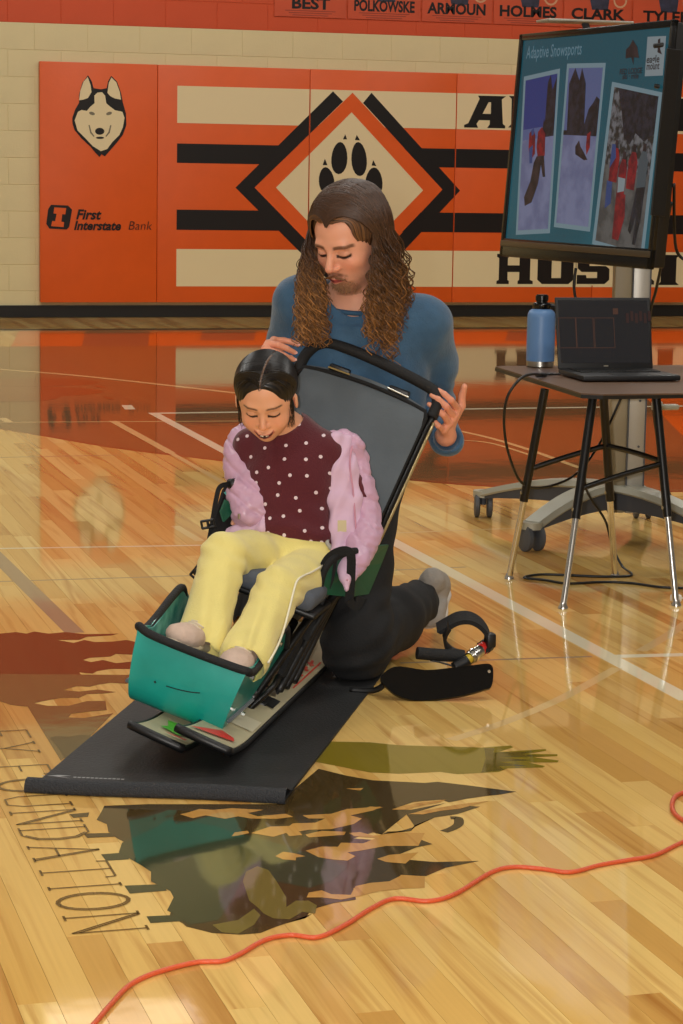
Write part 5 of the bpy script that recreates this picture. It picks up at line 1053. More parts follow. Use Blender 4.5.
def head_cols(H, V, child, base, c):
    L_ = H.loc(V); x, y, z = L_[:, 0], L_[:, 1], L_[:, 2]; front = z > .12; near = (np.abs(L_) < .8).all(1)
    def mixc(m, col): m = np.clip(m, 0, 1)[:, None]*near[:, None]; return c*(1-m)+col*m
    bl = np.exp(-(((np.abs(x)-.17)/.1)**2+((y+.14)/.1)**2))*front*.45; c = mixc(bl, base*np.array([1.05, .72, .68]))
    c = mixc(np.exp(-((x/.06)**2+((y+.16)/.07)**2))*(z > .33)*.4, base*np.array([1.0, .68, .62]))
    # eyes: lid shade, lash line, brow
    for s in (-1, 1):
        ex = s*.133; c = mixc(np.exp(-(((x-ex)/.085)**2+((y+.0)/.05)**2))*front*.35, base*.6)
        ly = -.040+.35*np.abs(x-ex)**2*8; c = mixc(smst(.021-np.abs(y-ly), 0, .009)*smst(.078-np.abs(x-ex), 0, .01)*front, C3((20, 12, 10)) if child else C3((48, 30, 24)))
        by = (.075 if child else .062)+(.018*(1-((x-ex*1.1)/.1)**2)); c = mixc(smst((.020 if child else .026)-np.abs(y-by), 0, .014)*smst(.105-np.abs(x-ex*1.08), 0, .03)*front*.85, C3((38, 26, 20)) if child else C3((84, 54, 36)))
    c = mixc(smst(.018-np.hypot(np.abs(x)-.028, (y+.198)*1.3), 0, .012)*(z > .3)*.8, base*.3)
    if child:
        up = -.292+3.4*x*x; lo = -.338+6.0*x*x; inn = smst(y-lo, -.004, .004)*smst(up-y, -.004, .004)*(np.abs(x) < .105)*front
        lip = (smst(y-(lo-.028), 0, .01)*smst((up+.020)-y, 0, .01))*(np.abs(x) < .125)*front; c = mixc(lip*.85, C3((176, 84, 76))); c = mixc(inn, C3((58, 20, 20)))
    else:
        lip = smst(.030-np.abs(y+.286-.3*x*x), 0, .014)*smst(.095-np.abs(x), 0, .02)*front; c = mixc(lip, C3((168, 76, 72))); c = mixc(smst(.007-np.abs(y+.286), 0, .005)*smst(.09-np.abs(x), 0, .02)*front, C3((84, 36, 34)))
        nz = vnoise(L_*60, 5)*.25
        mo = smst(.026-np.abs(y+.238+1.6*x*x*(np.abs(x) > 0)), 0, .02)*smst(.13-np.abs(x), 0, .03)*front; c = mixc(mo*(.7+nz), C3((112, 74, 48)))
        go = smst(-.315-y, 0, .03)*smst(.17-np.abs(x), 0, .06)*(z > .12)*(y > -.54); c = mixc(go*(.62+nz), C3((140, 98, 66)))
        jl = smst(-.2-y, 0, .12)*(z > -.12)*smst(np.abs(x), .1, .2)*.3; c = mixc(jl*(.8+nz), C3((120, 84, 60)))
    return c
def hand(fd, wrist, mcp, fingers, thumb, r, k=.006):
    """wrist point, four knuckles, four [pip, dip, tip] lists and a thumb chain; palm is webbed between them"""
    for m_ in mcp: fd.cap(wrist, m_, r*1.45, r*1.12, k*1.6)
    for a, b in zip(mcp[:-1], mcp[1:]): fd.cap(a, b, r*1.05, r*1.0, k)
    for m_, f, q in zip(mcp, fingers, (1, 1.03, 1, .88)): fd.chain([m_]+list(f), [r*1.02*q, r*.93*q, r*.84*q, r*.72*q], k*.35, k*.3)
    fd.chain(thumb, [r*1.35, r*1.12, r*1.0, r*.86][:len(thumb)], k*1.2, k*.5)

def skin_mat(name):
    m = mat(name, (200, 150, 120), .5, attr='col', bump=.04, bscale=400, spec=.4); b = m.node_tree.nodes['Principled BSDF']; b.inputs['Subsurface Weight'].default_value = .12; b.inputs['Subsurface Radius'].default_value = (.008, .003, .0015); b.inputs['Subsurface Scale'].default_value = 1.0
    return m
def hairmat(name, c, c2, rough=.42):
    return mat(name, c, rough, c2=c2, vscale=60, stretch=(1, 1, .3), spec=.4)
def nail(parent, tip, dirv, nrm, r, m):
    d_ = np.array(dirv)/np.linalg.norm(dirv); n_ = np.array(nrm, float); n_ -= d_*(n_@d_); n_ /= np.linalg.norm(n_); s_ = np.cross(d_, n_); c = np.array(tip)+n_*r*.80-d_*r*.1; b = MB()
    pts = []; 
    for u, v in [(-1, -.8), (-.9, .6), (-.5, 1), (0, 1.1), (.5, 1), (.9, .6), (1, -.8)]: pts.append(c+s_*u*r*.55+d_*v*r*.75+n_*(.10-.25*u*u)*r)
    b.add(pts+[p-n_*r*.3 for p in pts], [[0, 1, 2, 3, 4, 5, 6], [13, 12, 11, 10, 9, 8, 7]]+[[i, (i+1) % 7, (i+1) % 7+7, i+7] for i in range(7)]); b.build('fingernail', m, parent, smooth=False)

# ------------------------------------------------------------------ the kneeling man
man = empty('person', (1.58, 5.2, 0), 'long-haired bearded man in a blue shirt kneeling behind the sit-ski, holding its top bar', 'person')
HM = Head((1.5324, 5.2365, 1.0140), head_R(math.radians(35.2), math.radians(24.2), math.radians(-2.4), .28), .2315)
J = dict(neck=np.array([1.575, 5.315, .842]), chest=np.array([1.58, 5.33, .70]), waist=wy(360, 432, 5.33), shl=wy(298, 303, 5.345), shr=wy(426, 324, 5.30))
J['ell'] = wy(290, 376, 5.48); J['wrl'] = wy(275, 357, 5.27)
J['elr'] = wy(433, 402, 5.43); J['wrr'] = wy(446, 436, 5.17)
J['hip'] = wy(350, 474, 5.29); J['kn'] = wy(357, 648, 5.00); J['kn'][2] = max(J['kn'][2], .085); J['an'] = wy(418, 602, 5.40); J['hipr'] = J['hip']+np.array([-.09, .03, 0]); J['knr'] = np.array([1.36, 5.34, .09]); J['anr'] = np.array([1.55, 5.72, .075])
M_skin = skin_mat('man_skin'); base = C3((226, 164, 136))
fd = Field((1.24, 4.98, .36), (1.96, 5.54, 1.17), .0024)
build_head(fd, HM, False)
fd.cap(HM.w((0, -.1, -.12)), J['neck'], .058, .060, .02); fd.cap(J['neck'], J['chest'], .07, .1, .03)
fd.cap(J['shl'], J['shr'], .05, .05, .03); fd.cap(J['chest'], J['waist'], .11, .1, .03); fd.cap(J['waist'], J['hip'], .1, .07, .03)
fd.chain([J['shl'], J['ell'], J['wrl']], [.045, .036, .025], .01); fd.chain([J['shr'], J['elr'], J['wrr']], [.045, .036, .026], .01)
# left-of-picture hand: fingers reach right over the bar end
Yh = 5.185
z2 = lambda x, y, Y=Yh: wy(250+x/9.757, 325+y/9.757, Y)
mc = [z2(235, 150, Yh+.035), z2(180, 185, Yh+.008), z2(150, 235, Yh-.004), z2(150, 275, Yh-.0)]
fi = [[z2(330, 150, Yh+.035), z2(400, 165, Yh+.03), z2(468, 192, Yh+.025)], [z2(275, 195, Yh-.012), z2(360, 228, Yh-.012), z2(432, 268, Yh-.005)], [z2(240, 262, Yh-.018), z2(340, 300, Yh-.018), z2(425, 338, Yh-.008)], [z2(240, 310, Yh-.0), z2(320, 345, Yh+.0), z2(390, 392, Yh+.005)]]
th = [z2(160, 300, Yh+.05), z2(240, 330, Yh+.06), z2(330, 330, Yh+.06), z2(400, 320, Yh+.055)]
hand(fd, z2(195, 275, Yh+.05), mc, fi, th, .0082)
fl_tips = [(fi[0][2], fi[0][2]-fi[0][1]), (fi[1][2], fi[1][2]-fi[1][1]), (fi[2][2], fi[2][2]-fi[2][1])]
# right-of-picture hand: palm to the bar, thumb raised
Yr = 5.115
z3 = lambda x, y, Y=Yr: wy(415+x/11.38, 370+y/11.38, Y)
mc2 = [z3(480, 440, Yr+.02), z3(440, 530, Yr+.015), z3(385, 600, Yr+.012), z3(320, 680, Yr+.012)]
fi2 = [[z3(410, 345, Yr-.018), z3(335, 275, Yr-.016), z3(268, 232, Yr-.004)], [z3(355, 415, Yr-.022), z3(265, 335, Yr-.02), z3(192, 285, Yr-.006)], [z3(320, 505, Yr-.022), z3(235, 440, Yr-.02), z3(162, 390, Yr-.006)], [z3(265, 635, Yr-.014), z3(220, 585, Yr-.012), z3(188, 535, Yr-.003)]]
th2 = [z3(440, 560, Yr+.04), z3(530, 410, Yr+.035), z3(535, 290, Yr+.03), z3(562, 190, Yr+.02)]
hand(fd, z3(370, 720, Yr+.045), mc2, fi2, th2, .0088)
def mc_cols(V):
    c = np.tile(base, (len(V), 1)); c = c*(1+.06*vnoise(V*40, 3))[:, None]; hz = (V[:, 2] < .80); c[hz] *= np.array([1.0, .90, .86]); c = head_cols(HM, V, False, base, c)
    for P in [q for f in fi+fi2 for q in f[:1]]+mc+mc2: d_ = np.linalg.norm(V-P, axis=1); m_ = np.exp(-(d_/.010)**2)[:, None]*.35; c = c*(1-m_)+base*np.array([1.0, .6, .52])*m_
    return c
mb_ = finish(fd, 'body', M_skin, man, it=1, cols=mc_cols)
M_nail = mat('fingernail', (232, 178, 170), .3)
cam0 = np.array([0, 0, CAMH])
for t, d_ in fl_tips: nail(mb_, t, d_, (cam0-t)*np.array([1, 1, 0])+UZ*2.5, .0072, M_nail)

# shirt
M_shirt = mat('blue_shirt', (54, 92, 124), .8, var=.18, vscale=30, bump=.2, bscale=220, sheen=.25)
fs = Field((1.22, 5.02, .38), (1.98, 5.56, .96), .004)
sh_ax = (J['shr']-J['shl'])/np.linalg.norm(J['shr']-J['shl']); fwd = np.cross(UZ, sh_ax); fwd /= np.linalg.norm(fwd); fwd = fwd if fwd[1] > 0 else -fwd; upv = np.cross(sh_ax, fwd); upv = upv if upv[2] > 0 else -upv
RS = np.stack([sh_ax, fwd, upv], 1)
fs.ell(J['chest']+UZ*.0, (.185, .115, .20), RS, .02); fs.cap(J['shl']+sh_ax*.02, J['shr']-sh_ax*.02, .066, .066, .05); fs.cap(J['neck']-UZ*.035, J['neck']-UZ*.035+UZ*.01, .085, .07, .05); fs.ell(J['waist'], (.145, .11, .18), RS, .05); fs.ell(J['hip']+UZ*.01, (.135, .11, .09), RS, .04)
fs.chain([J['shl'], J['shl']*.45+J['ell']*.55+np.array([-.012, 0, 0]), J['ell']], [.062, .050, .046], .03); fs.chain([J['ell'], J['wrl']+np.array([.0, .035, -.01])], [.05, .034], .02)
fs.chain([J['shr'], J['shr']*.5+J['elr']*.5+sh_ax*.012, J['elr']+UZ*.01], [.066, .056, .050], .03); fs.chain([J['elr']+UZ*.01, J['wrr']+np.array([.004, .012, -.012])], [.050, .042], .02)
# openings
fs.cap(J['neck']-UZ*.012+np.array([-.01, -.01, 0]), HM.w((0, -.1, -.1)), .064, .075, .008, True)
fs.cap(J['wrr']+np.array([.0, -.012, .0]), J['wrr']+np.array([-.002, -.05, .03]), .033, .036, .006, True)
fs.cap(J['wrl']+np.array([.006, .004, .004]), J['wrl']+np.array([.03, -.03, .02]), .030, .032, .006, True)
def foldm(V):
    o = np.zeros(len(V))
    for e, d_ in ((J['ell'], .10), (J['elr'], .11)):
        r_ = np.linalg.norm(V-e, axis=1); o += .0035*np.exp(-(r_/d_)**2)*np.sin(V[:, 2]*170+V[:, 0]*60+2*vnoise(V*18, 7))
    o += .003*np.sin((V[:, 0]*50+V[:, 2]*26)+2.5*vnoise(V*9, 4))*np.exp(-((V[:, 2]-.6)/.18)**2)
    return o
so = finish(fs, 'shirt', M_shirt, man, wr=.0022, wf=14, cols=None, fold=foldm)
M_rib = mat('blue_shirt_rib', (48, 84, 114), .85, bump=.3, bscale=300)
ncv = [J['neck']+np.array([.07*math.cos(t)-.008, .066*math.sin(t)-.012, .008+.012*math.sin(t)]) for t in np.linspace(0, 2*PI, 25)[:-1]]
b = MB(); b.tube(ncv, .0062, 8, closed=True); b.build('collar', M_rib, so, smooth=True)

# jeans and shoes
M_jean = mat('black_denim', (20, 20, 21), .85, var=.35, vscale=16, bump=.2, bscale=260)
fj = Field((1.2, 4.84, -.004), (2.0, 5.86, .56), .0045)
fj.ell(J['hip']-UZ*.0, (.130, .11, .11), RS, .02); fj.chain([J['hip']+sh_ax*.045, J['hip']*.4+J['kn']*.6+np.array([.0, -.01, .02]), J['kn']], [.088, .084, .078], .03)
fj.chain([J['kn'], J['kn']*.45+J['an']*.55, J['an']], [.076, .074, .056], .03); fj.chain([J['hipr'], J['knr']], [.095, .072], .03); fj.chain([J['knr'], J['anr']], [.07, .055], .02)
fj.ell(J['kn']+np.array([-.01, -.01, -.03]), (.068, .068, .055), None, .02)
fj.op(lambda X, Y, Z_: (Z_-.011)+0*X+0*Y, (1.2, 4.84, -.1), (2, 5.86, .1), .004, True) if False else None
def foldj(V):
    r_ = np.linalg.norm(V-J['kn'], axis=1); o = .004*np.exp(-(r_/.14)**2)*np.sin(V[:, 2]*120-V[:, 0]*50+2*vnoise(V*14, 3)); r2 = np.linalg.norm(V-J['an'], axis=1); return o+.003*np.exp(-(r2/.12)**2)*np.sin(V[:, 0]*150+vnoise(V*20, 3))
V, F = fj.mesh(); V = relax(V, F, 2); N = normals(V, F); V = V+N*(foldj(V)+.002*vnoise(V*20, 2))[:, None]; V[:, 2] = np.maximum(V[:, 2], .010)
jo = mesh_obj('jeans', V, F, M_jean, man, True)
M_shoe = mat('grey_shoe', (150, 143, 134), .8, bump=.25, bscale=200); M_sole = mat('pale_sole', (196, 190, 182), .6)
def shoe(nm_, heel, toe, up, w, parent, m, ms, h=.0032, tall=.075, lace=True, ank=True):
    heel, toe, up = map(np.array, (heel, toe, up)); d_ = (toe-heel); Lg = np.linalg.norm(d_); d_ = d_/Lg; up = up-d_*(up@d_); up = up/np.linalg.norm(up); sd = np.cross(d_, up)
    lo = np.minimum(heel, toe)-.09; hi = np.maximum(heel, toe)+.09; f_ = Field(lo, hi, h); Rr = np.stack([sd, d_, up], 1)
    P = lambda a, u, s=0: heel+d_*a*Lg+up*u+sd*s
    f_.ell(P(.22, tall*.45), (w*.80, Lg*.24, tall*.50), Rr, .01); f_.ell(P(.60, tall*.30), (w*.95, Lg*.36, tall*.36), Rr, .02); f_.ell(P(.80, tall*.22), (w*.98, Lg*.23, tall*.30), Rr, .02)
    if ank: f_.cap(P(.2, tall*.6), P(.30, tall*.95), w*.78, w*.72, .015)
    if lace: f_.cap(P(.2, tall*.9), P(.22, tall*1.35), w*.62, w*.66, .006, True)
    o = finish(f_, nm_, m, parent, wr=.0013, wf=70)
    f2 = Field(lo, hi, h); f2.ell(P(.24, .004), (w*.86, Lg*.26, .013), Rr, .01); f2.ell(P(.66, .004), (w*1.04, Lg*.36, .013), Rr, .02); f2.cap(P(.2, .004), P(.8, .004), .012, .012, .02); finish(f2, 'sole', ms, o)
    return o, P, sd, up, d_
toe_ = fp(431, 637, .0); toe_[2] = .035; he_ = wy(437, 590, 5.50)
s_o, P_, sd_, up_, d__ = shoe('shoe', wy(440, 586, 5.475), np.append(fp(424, 640)[:2], .03), J['kn']-J['an'], .047, man, M_shoe, M_sole, lace=False)
shoe('shoe', J['anr']+np.array([.03, .08, .06]), J['anr']+np.array([.05, .10, -.045]), np.array([-.4, -.7, .2]), .045, man, M_shoe, M_sole)
b = MB(); b.tube(smooth_path([P_(.25, .062, .036), P_(.45, .052, .040), P_(.7, .035, .043)], 4), .004, 6); b.build('pale_side_stripe', M_sole, s_o, smooth=True)

# hair: cap, then long curls
M_hair = mat('brown_hair', (66, 42, 24), .45, attr='col', spec=.45)
hb = C3((74, 48, 30)); hg = C3((176, 122, 66))
fh = Field(HM.T-.24, HM.T+np.array([.24, .24, .22]), .003)
fh.ell(HM.w((0, .175, -.10)), np.array((.375, .375, .43))*HM.S, HM.R, .01); fh.ell(HM.w((0, .0, -.22)), np.array((.37, .42, .30))*HM.S, HM.R, .03)
fh.ell(HM.w((0, -.09, .46)), np.array((.345, .545, .40))*HM.S, HM.R, .012, True); fh.ell(HM.w((0, -.42, .15)), np.array((.24, .35, .35))*HM.S, HM.R, .01, True)
def hc(V):
    L_ = HM.loc(V); ang = np.arctan2(L_[:, 0], L_[:, 1]); t = .5+.5*np.sin(L_[:, 2]*95+3*vnoise(L_*9, 2)); return hb*(0.65+.5*t)[:, None]+hg*(.10*t)[:, None]
hcap = finish(fh, 'hair', M_hair, man, cols=hc, fold=lambda V: .0007*np.sin(HM.loc(V)[:, 2]*120+4*vnoise(HM.loc(V)*8, 2)))
rg = random.Random(11)
def strands(specs, name, parent, m, sides=4):
    VV = []; FF = []; CCc = []; n0 = 0
    for P, r, c in specs:
        b = MB(); b.tube(P, r, sides, cap=False); V = b.v[0]; VV.append(V); FF += [[i+n0 for i in f] for f in b.f]; n0 += len(V); CCc.append(np.repeat(c, sides, axis=0))
    return mesh_obj(name, np.concatenate(VV), FF, m, parent, True, cols=np.concatenate(CCc))
specs = []
def hang(sd, z0, end, out, fr, curl, thick):
    # head phase
    P = []; a0 = rg.uniform(-.1, .1); n1 = 9
    for i in range(n1):
        t = i/(n1-1); ph = a0+(1.62-a0)*t; zz_ = z0*(1-.62*t)-.02*t; q = math.sqrt(max(.05, 1-((zz_+.1)/.455)**2)); lift = 1.03+.05*rg.random()*t+.06*t
        P.append(HM.w((sd*.375*q*math.sin(ph)*lift*(1+.05*t), .165+.40*q*math.cos(ph)*lift, zz_)))
    last = P[-1]; tgt = np.array(end); n2 = 44; ph0 = rg.uniform(0, 6.28); f = rg.uniform(60, 110); Q = []
    Lh = last[2]-tgt[2]
    for i in range(1, n2):
        t = i/(n2-1); c = last*(1-t)+tgt*t; c[2] = last[2]*(1-t)+tgt[2]*t; sw = math.sin(PI*t)*out
        c = c+np.array([sd*sw*.96, -sw*.2-fr*math.sin(PI*min(1, t*1.2))*.0, 0]); am = curl*min(1, t*2.0)*(.6+.6*t); a = ph0+f*t*Lh*1.7
        Q.append(c+np.array([am*math.cos(a), am*math.sin(a), 0]))
    P = np.array(P+Q); u = np.linspace(0, 1, len(P)); k = rg.uniform(.5, 1.15); g = np.clip((u-.35)/.65, 0, 1)**1.2*(rg.uniform(.1, .5) if rg.random() < .6 else rg.uniform(.6, 1.2))
    c = hb[None]*k*(1-g[:, None])+hg[None]*g[:, None]; specs.append((P, thick*np.linspace(1, .55, len(P)), c))
for i in range(430):       # picture-right curtain
    x = rg.betavariate(1.6, 1.4); z0 = rg.uniform(-.42, .30); yb = rg.uniform(338, 372) if rg.random() < .5 else rg.uniform(300, 350)
    hang(1, z0, wy(362+50*x, yb-14*abs(x-.6), 5.19+.10*rg.random()+(.07*(x > .7))), rg.uniform(-.004, .030), 0, rg.uniform(.005, .014), rg.uniform(.0011, .0022))
for i in range(380):       # picture-left curtain
    x = rg.betavariate(1.4, 1.4); z0 = rg.uniform(-.40, .30); yb = rg.uniform(318, 348) if rg.random() < .6 else rg.uniform(285, 330)
    hang(-1, z0, wy(294+36*x, yb, 5.18+.07*rg.random()), rg.uniform(.0, .014), 0, rg.uniform(.004, .012), rg.uniform(.0011, .0022))
for i in range(200):       # front locks swept off the forehead
    sd = 1 if i % 2 else -1; x = rg.random(); hang(sd, rg.uniform(.26, .335), wy((362+30*x) if sd > 0 else (300+24*x), rg.uniform(300, 345), 5.17+.03*rg.random()), rg.uniform(0, .012), 0, rg.uniform(.004, .010), rg.uniform(.0012, .0022))
for i in range(90):        # back
    x = rg.uniform(-1, 1); hang(1 if x > 0 else -1, rg.uniform(-.5, -.3), HM.w((.32*x, -.85, -.35)), .0, 0, .008, .0026)
for i in range(620):       # top waves lying on the cap
    sd = rg.choice((-1, 1)); z0 = rg.uniform(-.42, .325); P = []
    for j in range(14):
        t = j/13; ph = -.12+1.95*t; zz_ = z0*(1-.30*t)-.03*t+.016*math.sin(11*t+z0*14); q = math.sqrt(max(.04, 1-((zz_+.1)/.443)**2)); P.append(HM.w((sd*.386*q*math.sin(ph)*1.03-.02, .172+.386*q*math.cos(ph)*1.03, zz_)))
    k = rg.uniform(.5, 1.5); specs.append((np.array(P), rg.uniform(.0010, .0022), np.tile(hb*k+hg*.35*rg.random()**2, (14, 1))))
strands(specs, 'hair_curls', hcap, M_hair)
# beard tuft and moustache
specs = []
for i in range(260):
    x = rg.gauss(0, .075); y = rg.uniform(-.34, -.46); z = .30-.9*x*x-(abs(y+.38))*.5
    a = HM.w((x, y, z)); d_ = HM.R@np.array([x*.4, -.5, .35]); d_ /= np.linalg.norm(d_); l = rg.uniform(.003, .009)*(1-4*abs(x)); P = np.array([a, a+d_*l*.5, a+d_*l+HM.R@np.array([0, -.001, 0])]); specs.append((P, .0006, np.tile(C3((158, 112, 72))*rg.uniform(.6, 1.2), (3, 1))))
for i in range(150):
    s_ = rg.choice((-1, 1)); x = s_*rg.uniform(.005, .115); y = -.236-.9*x*x*3; z = .392-1.6*x*x*2; a = HM.w((x, y, z)); d_ = HM.R@np.array([s_*.5, -.5, .1]); d_ /= np.linalg.norm(d_); l = rg.uniform(.005, .009); specs.append((np.array([a, a+d_*l*.5, a+d_*l]), .0006, np.tile(C3((122, 80, 48))*rg.uniform(.6, 1.2), (3, 1))))
strands(specs, 'beard', mb_, M_hair)

# ------------------------------------------------------------------ the seated girl
gl = empty('person', tuple(ch(0, 0, 0)), 'small dark-haired girl in maroon dotted sweater and yellow trousers seated in the sit-ski', 'person')
HG = Head((1.2497, 4.907, .6719), head_R(math.radians(7.5), math.radians(30), math.radians(1.5), .25), .1835)
G = dict(neck=cp(289, 436, .075), hip=cp(292, 556, .01), shl=cp(249, 446, .06), shr=cp(327, 452, .07))
G['chest'] = (G['neck']*.62+G['hip']*.38); G['chest'] = cp(290, 480, .04)
G['kl'] = cp(224, 556, -.26); G['kr'] = cp(278, 590, -.27); G['al'] = cp(203, 636, -.44); G['ar'] = cp(250, 650, -.46)
G['hl'] = cp(270, 560, .0); G['hr'] = cp(312, 572, .0)
G['ell'] = cp(247, 492, .05); G['wrl'] = cp(243, 514, -.02); G['elr'] = cp(362, 500, .09); G['wrr'] = cp(350, 560, .02)
M_skin2 = skin_mat('girl_skin'); base2 = C3((226, 166, 130))
lo = HG.T-np.array([.24, .22, .5]); hi = HG.T+np.array([.30, .22, .13])
fg = Field(lo, hi, .0021); build_head(fg, HG, True)
fg.cap(HG.w((0, -.1, -.14)), G['neck'], .036, .040, .02); fg.cap(G['neck'], G['chest'], .05, .06, .03); fg.cap(G['chest'], G['hip'], .06, .06, .03); fg.cap(G['shl'], G['shr'], .03, .03, .02)
fg.chain([G['shl'], G['ell'], G['wrl']], [.028, .023, .017], .01); fg.chain([G['shr'], G['elr'], G['wrr']], [.028, .023, .017], .01)
def small_hand(w_, d_, n_):
    d_ = d_/np.linalg.norm(d_); s_ = np.cross(d_, n_); s_ /= np.linalg.norm(s_)
    mcs = [w_+d_*.036+s_*k for k in (.014, .005, -.004, -.013)]; fs_ = [[m_+d_*.016-n_*.003, m_+d_*.027-n_*.009, m_+d_*.034-n_*.016] for m_ in mcs]; hand(fg, w_, mcs, fs_, [w_+d_*.012+s_*.010, w_+d_*.022+s_*.024, w_+d_*.034+s_*.028], .0055, .004)
small_hand(G['wrl']+EY*.03, -EY*.4+EX*.2-EZ*.5, EZ*.5-EY*.5); small_hand(G['wrr'], -EZ*.8-EY*.3, EX)
def gc(V):
    c = np.tile(base2, (len(V), 1)); c = c*(1+.05*vnoise(V*40, 3))[:, None]; return head_cols(HG, V, True, base2, c)
gb_ = finish(fg, 'body', M_skin2, gl, it=1, cols=gc)
M_tooth = mat('tooth', (238, 230, 214), .3)
for x, w_, h_ in ((-.040, .016, .012), (-.020, .019, .016), (.026, .017, .014), (.044, .014, .010)):
    b = MB(); b.box(HG.w((x, -.301, .366-3.2*x*x)), (w_*HG.S*1.0, h_*HG.S*1.6, .02*HG.S), HG.R, .0008, 1); b.build('tooth', M_tooth, gb_)
# hair
M_bh = mat('black_hair', (16, 13, 13), .38, attr='col', spec=.5)
kb_ = C3((18, 14, 13))
fh = Field(HG.T-.17, HG.T+.16, .0024); S_ = HG.S
fh.ell(HG.w((0, .165, -.09)), np.array((.385, .385, .44))*S_, HG.R, .01); fh.ell(HG.w((0, -.02, -.26)), np.array((.30, .30, .24))*S_, HG.R, .03); fh.cap(HG.w((0, 0, -.5)), HG.w((.0, -.25, -.62)), .1*S_, .07*S_, .02)
fh.ell(HG.w((0, -.15, .42)), np.array((.30, .49, .40))*S_, HG.R, .012, True); fh.ell(HG.w((.40, -.12, .0)), np.array((.12, .17, .15))*S_, HG.R, .01, True); fh.ell(HG.w((-.42, -.16, .06)), np.array((.12, .16, .15))*S_, HG.R, .01, True); fh.cap(HG.w((0, -.55, .1)), HG.w((0, -.3, .05)), .26*S_, .24*S_, .01, True)
def hg_c(V):
    L_ = HG.loc(V); t = .5+.5*np.sin(np.arctan2(L_[:, 0], L_[:, 1]-.1)*0+L_[:, 2]*90+3*vnoise(L_*7, 2)); c = kb_*(0.7+.8*t)[:, None]; px_ = .06-.25*L_[:, 2]; m_ = (smst(.012-np.abs(L_[:, 0]-px_), -.004, .006)*(L_[:, 1] > .35)*(L_[:, 2] > -.15)*.75)[:, None]; return c*(1-m_)+C3((120, 88, 66))*m_
hp_ = finish(fh, 'hair', M_bh, gl, cols=hg_c, fold=lambda V: .0006*np.sin(HG.loc(V)[:, 2]*150+3*vnoise(HG.loc(V)*6, 2))-.0014*np.exp(-((HG.loc(V)[:, 0]-.06+.25*HG.loc(V)[:, 2])/.012)**2)*(HG.loc(V)[:, 1] > .3))
specs = []
for i in range(520):
    sd = rg.choice((-1, 1)); z0 = rg.uniform(-.40, .315); P = []
    for j in range(14):
        t = j/13; pz = (.06-.25*z0)*2.6; p0 = (sd*pz+.045); ph = p0*(1-t)+1.52*t; zz_ = z0*(1-.55*t)-.10*t; q = math.sqrt(max(.03, 1-((zz_+.09)/.444)**2)); P.append(HG.w((sd*.386*q*math.sin(ph), .165+.386*q*math.cos(ph), zz_)))
    specs.append((np.array(P), .0009, np.tile(kb_*rg.uniform(.6, 2.0), (14, 1))))
for sd, n_ in ((1, 26), (-1, 16)):
    for i in range(n_):
        a = rg.random(); x0 = .24+.07*a; P = [HG.w((sd*(.10+.1*a), .43, .24)), HG.w((sd*x0, .26, .20-.05*a)), HG.w((sd*(x0+.035), .05, .17-.08*a)), HG.w((sd*(x0+.03+.02*rg.random()), -.14, .15-.06*a)), HG.w((sd*(x0+.0+.05*rg.random()), -.25-.12*rg.random(), .13))]; P = smooth_path(P, 4)
        specs.append((P, .0009*np.linspace(1, .5, len(P)), np.tile(kb_*rg.uniform(.7, 1.5), (len(P), 1))))
strands(specs, 'hair_strands', hp_, M_bh, 3)

# sweater
def dots_mat():
    m = mat('maroon_sweater', (84, 14, 28), .85, bump=.25, bscale=260, sheen=.2); nt = m.node_tree; N = nt.nodes; L = nt.links; b_ = N['Principled BSDF']
    at = N.new('ShaderNodeAttribute'); at.attribute_name = 'uvd'; vo = N.new('ShaderNodeTexVoronoi'); vo.voronoi_dimensions = '2D'; vo.inputs['Scale'].default_value = 26; vo.inputs['Randomness'].default_value = .5; L.new(at.outputs['Vector'], vo.inputs['Vector'])
    lt = N.new('ShaderNodeMath'); lt.operation = 'LESS_THAN'; lt.inputs[1].default_value = .105; L.new(vo.outputs['Distance'], lt.inputs[0])
    mx = N.new('ShaderNodeMix'); mx.data_type = 'RGBA'; mx.inputs[6].default_value = lin((84, 14, 28)); mx.inputs[7].default_value = lin((225, 205, 210)); L.new(lt.outputs[0], mx.inputs[0]); L.new(mx.outputs[2], b_.inputs['Base Color']); return m
M_sw = dots_mat()
fw = Field(ch(0, 0, .3)-np.array([.25, .25, .12]), ch(0, 0, .3)+np.array([.35, .28, .36]), .0036)
gax = (G['shr']-G['shl']); gax /= np.linalg.norm(gax); gup = G['neck']-G['hip']; gup -= gax*(gup@gax); gup /= np.linalg.norm(gup); gf = np.cross(gup, gax); RG = np.stack([gax, gf, gup], 1)
if gf[1] < 0: RG[:, 1] *= -1; gf = -gf
fw.ell(G['chest']+gup*.01, (.108, .075, .14), RG, .02); fw.cap(G['shl']+gax*.012, G['shr']-gax*.008, .040, .040, .03); fw.ell(G['hip']+gup*.055, (.108, .078, .075), RG, .04); fw.cap(G['neck']-gup*.01, G['neck']+gup*.012, .050, .046, .03)
fw.chain([G['shl'], G['ell']], [.038, .032], .02); fw.chain([G['shr'], G['elr']], [.040, .034], .02)
fw.cap(G['neck']+gup*.02, HG.w((0, -.1, -.1)), .040, .048, .006, True); fw.ell(G['hip']-gup*.03, (.2, .2, .03), RG, .006, True)
V, F = fw.mesh(); V = relax(V, F, 2); N = normals(V, F); V = V+N*(.0016*vnoise(V*26, 1)+.0028*np.sin(((V-G['hip'])@gup)*120+3*vnoise(V*12, 5))*np.exp(-(((V-G['hip'])@gup-.07)/.05)**2))[:, None]
sw = mesh_obj('sweater', V, F, M_sw, gl, True)
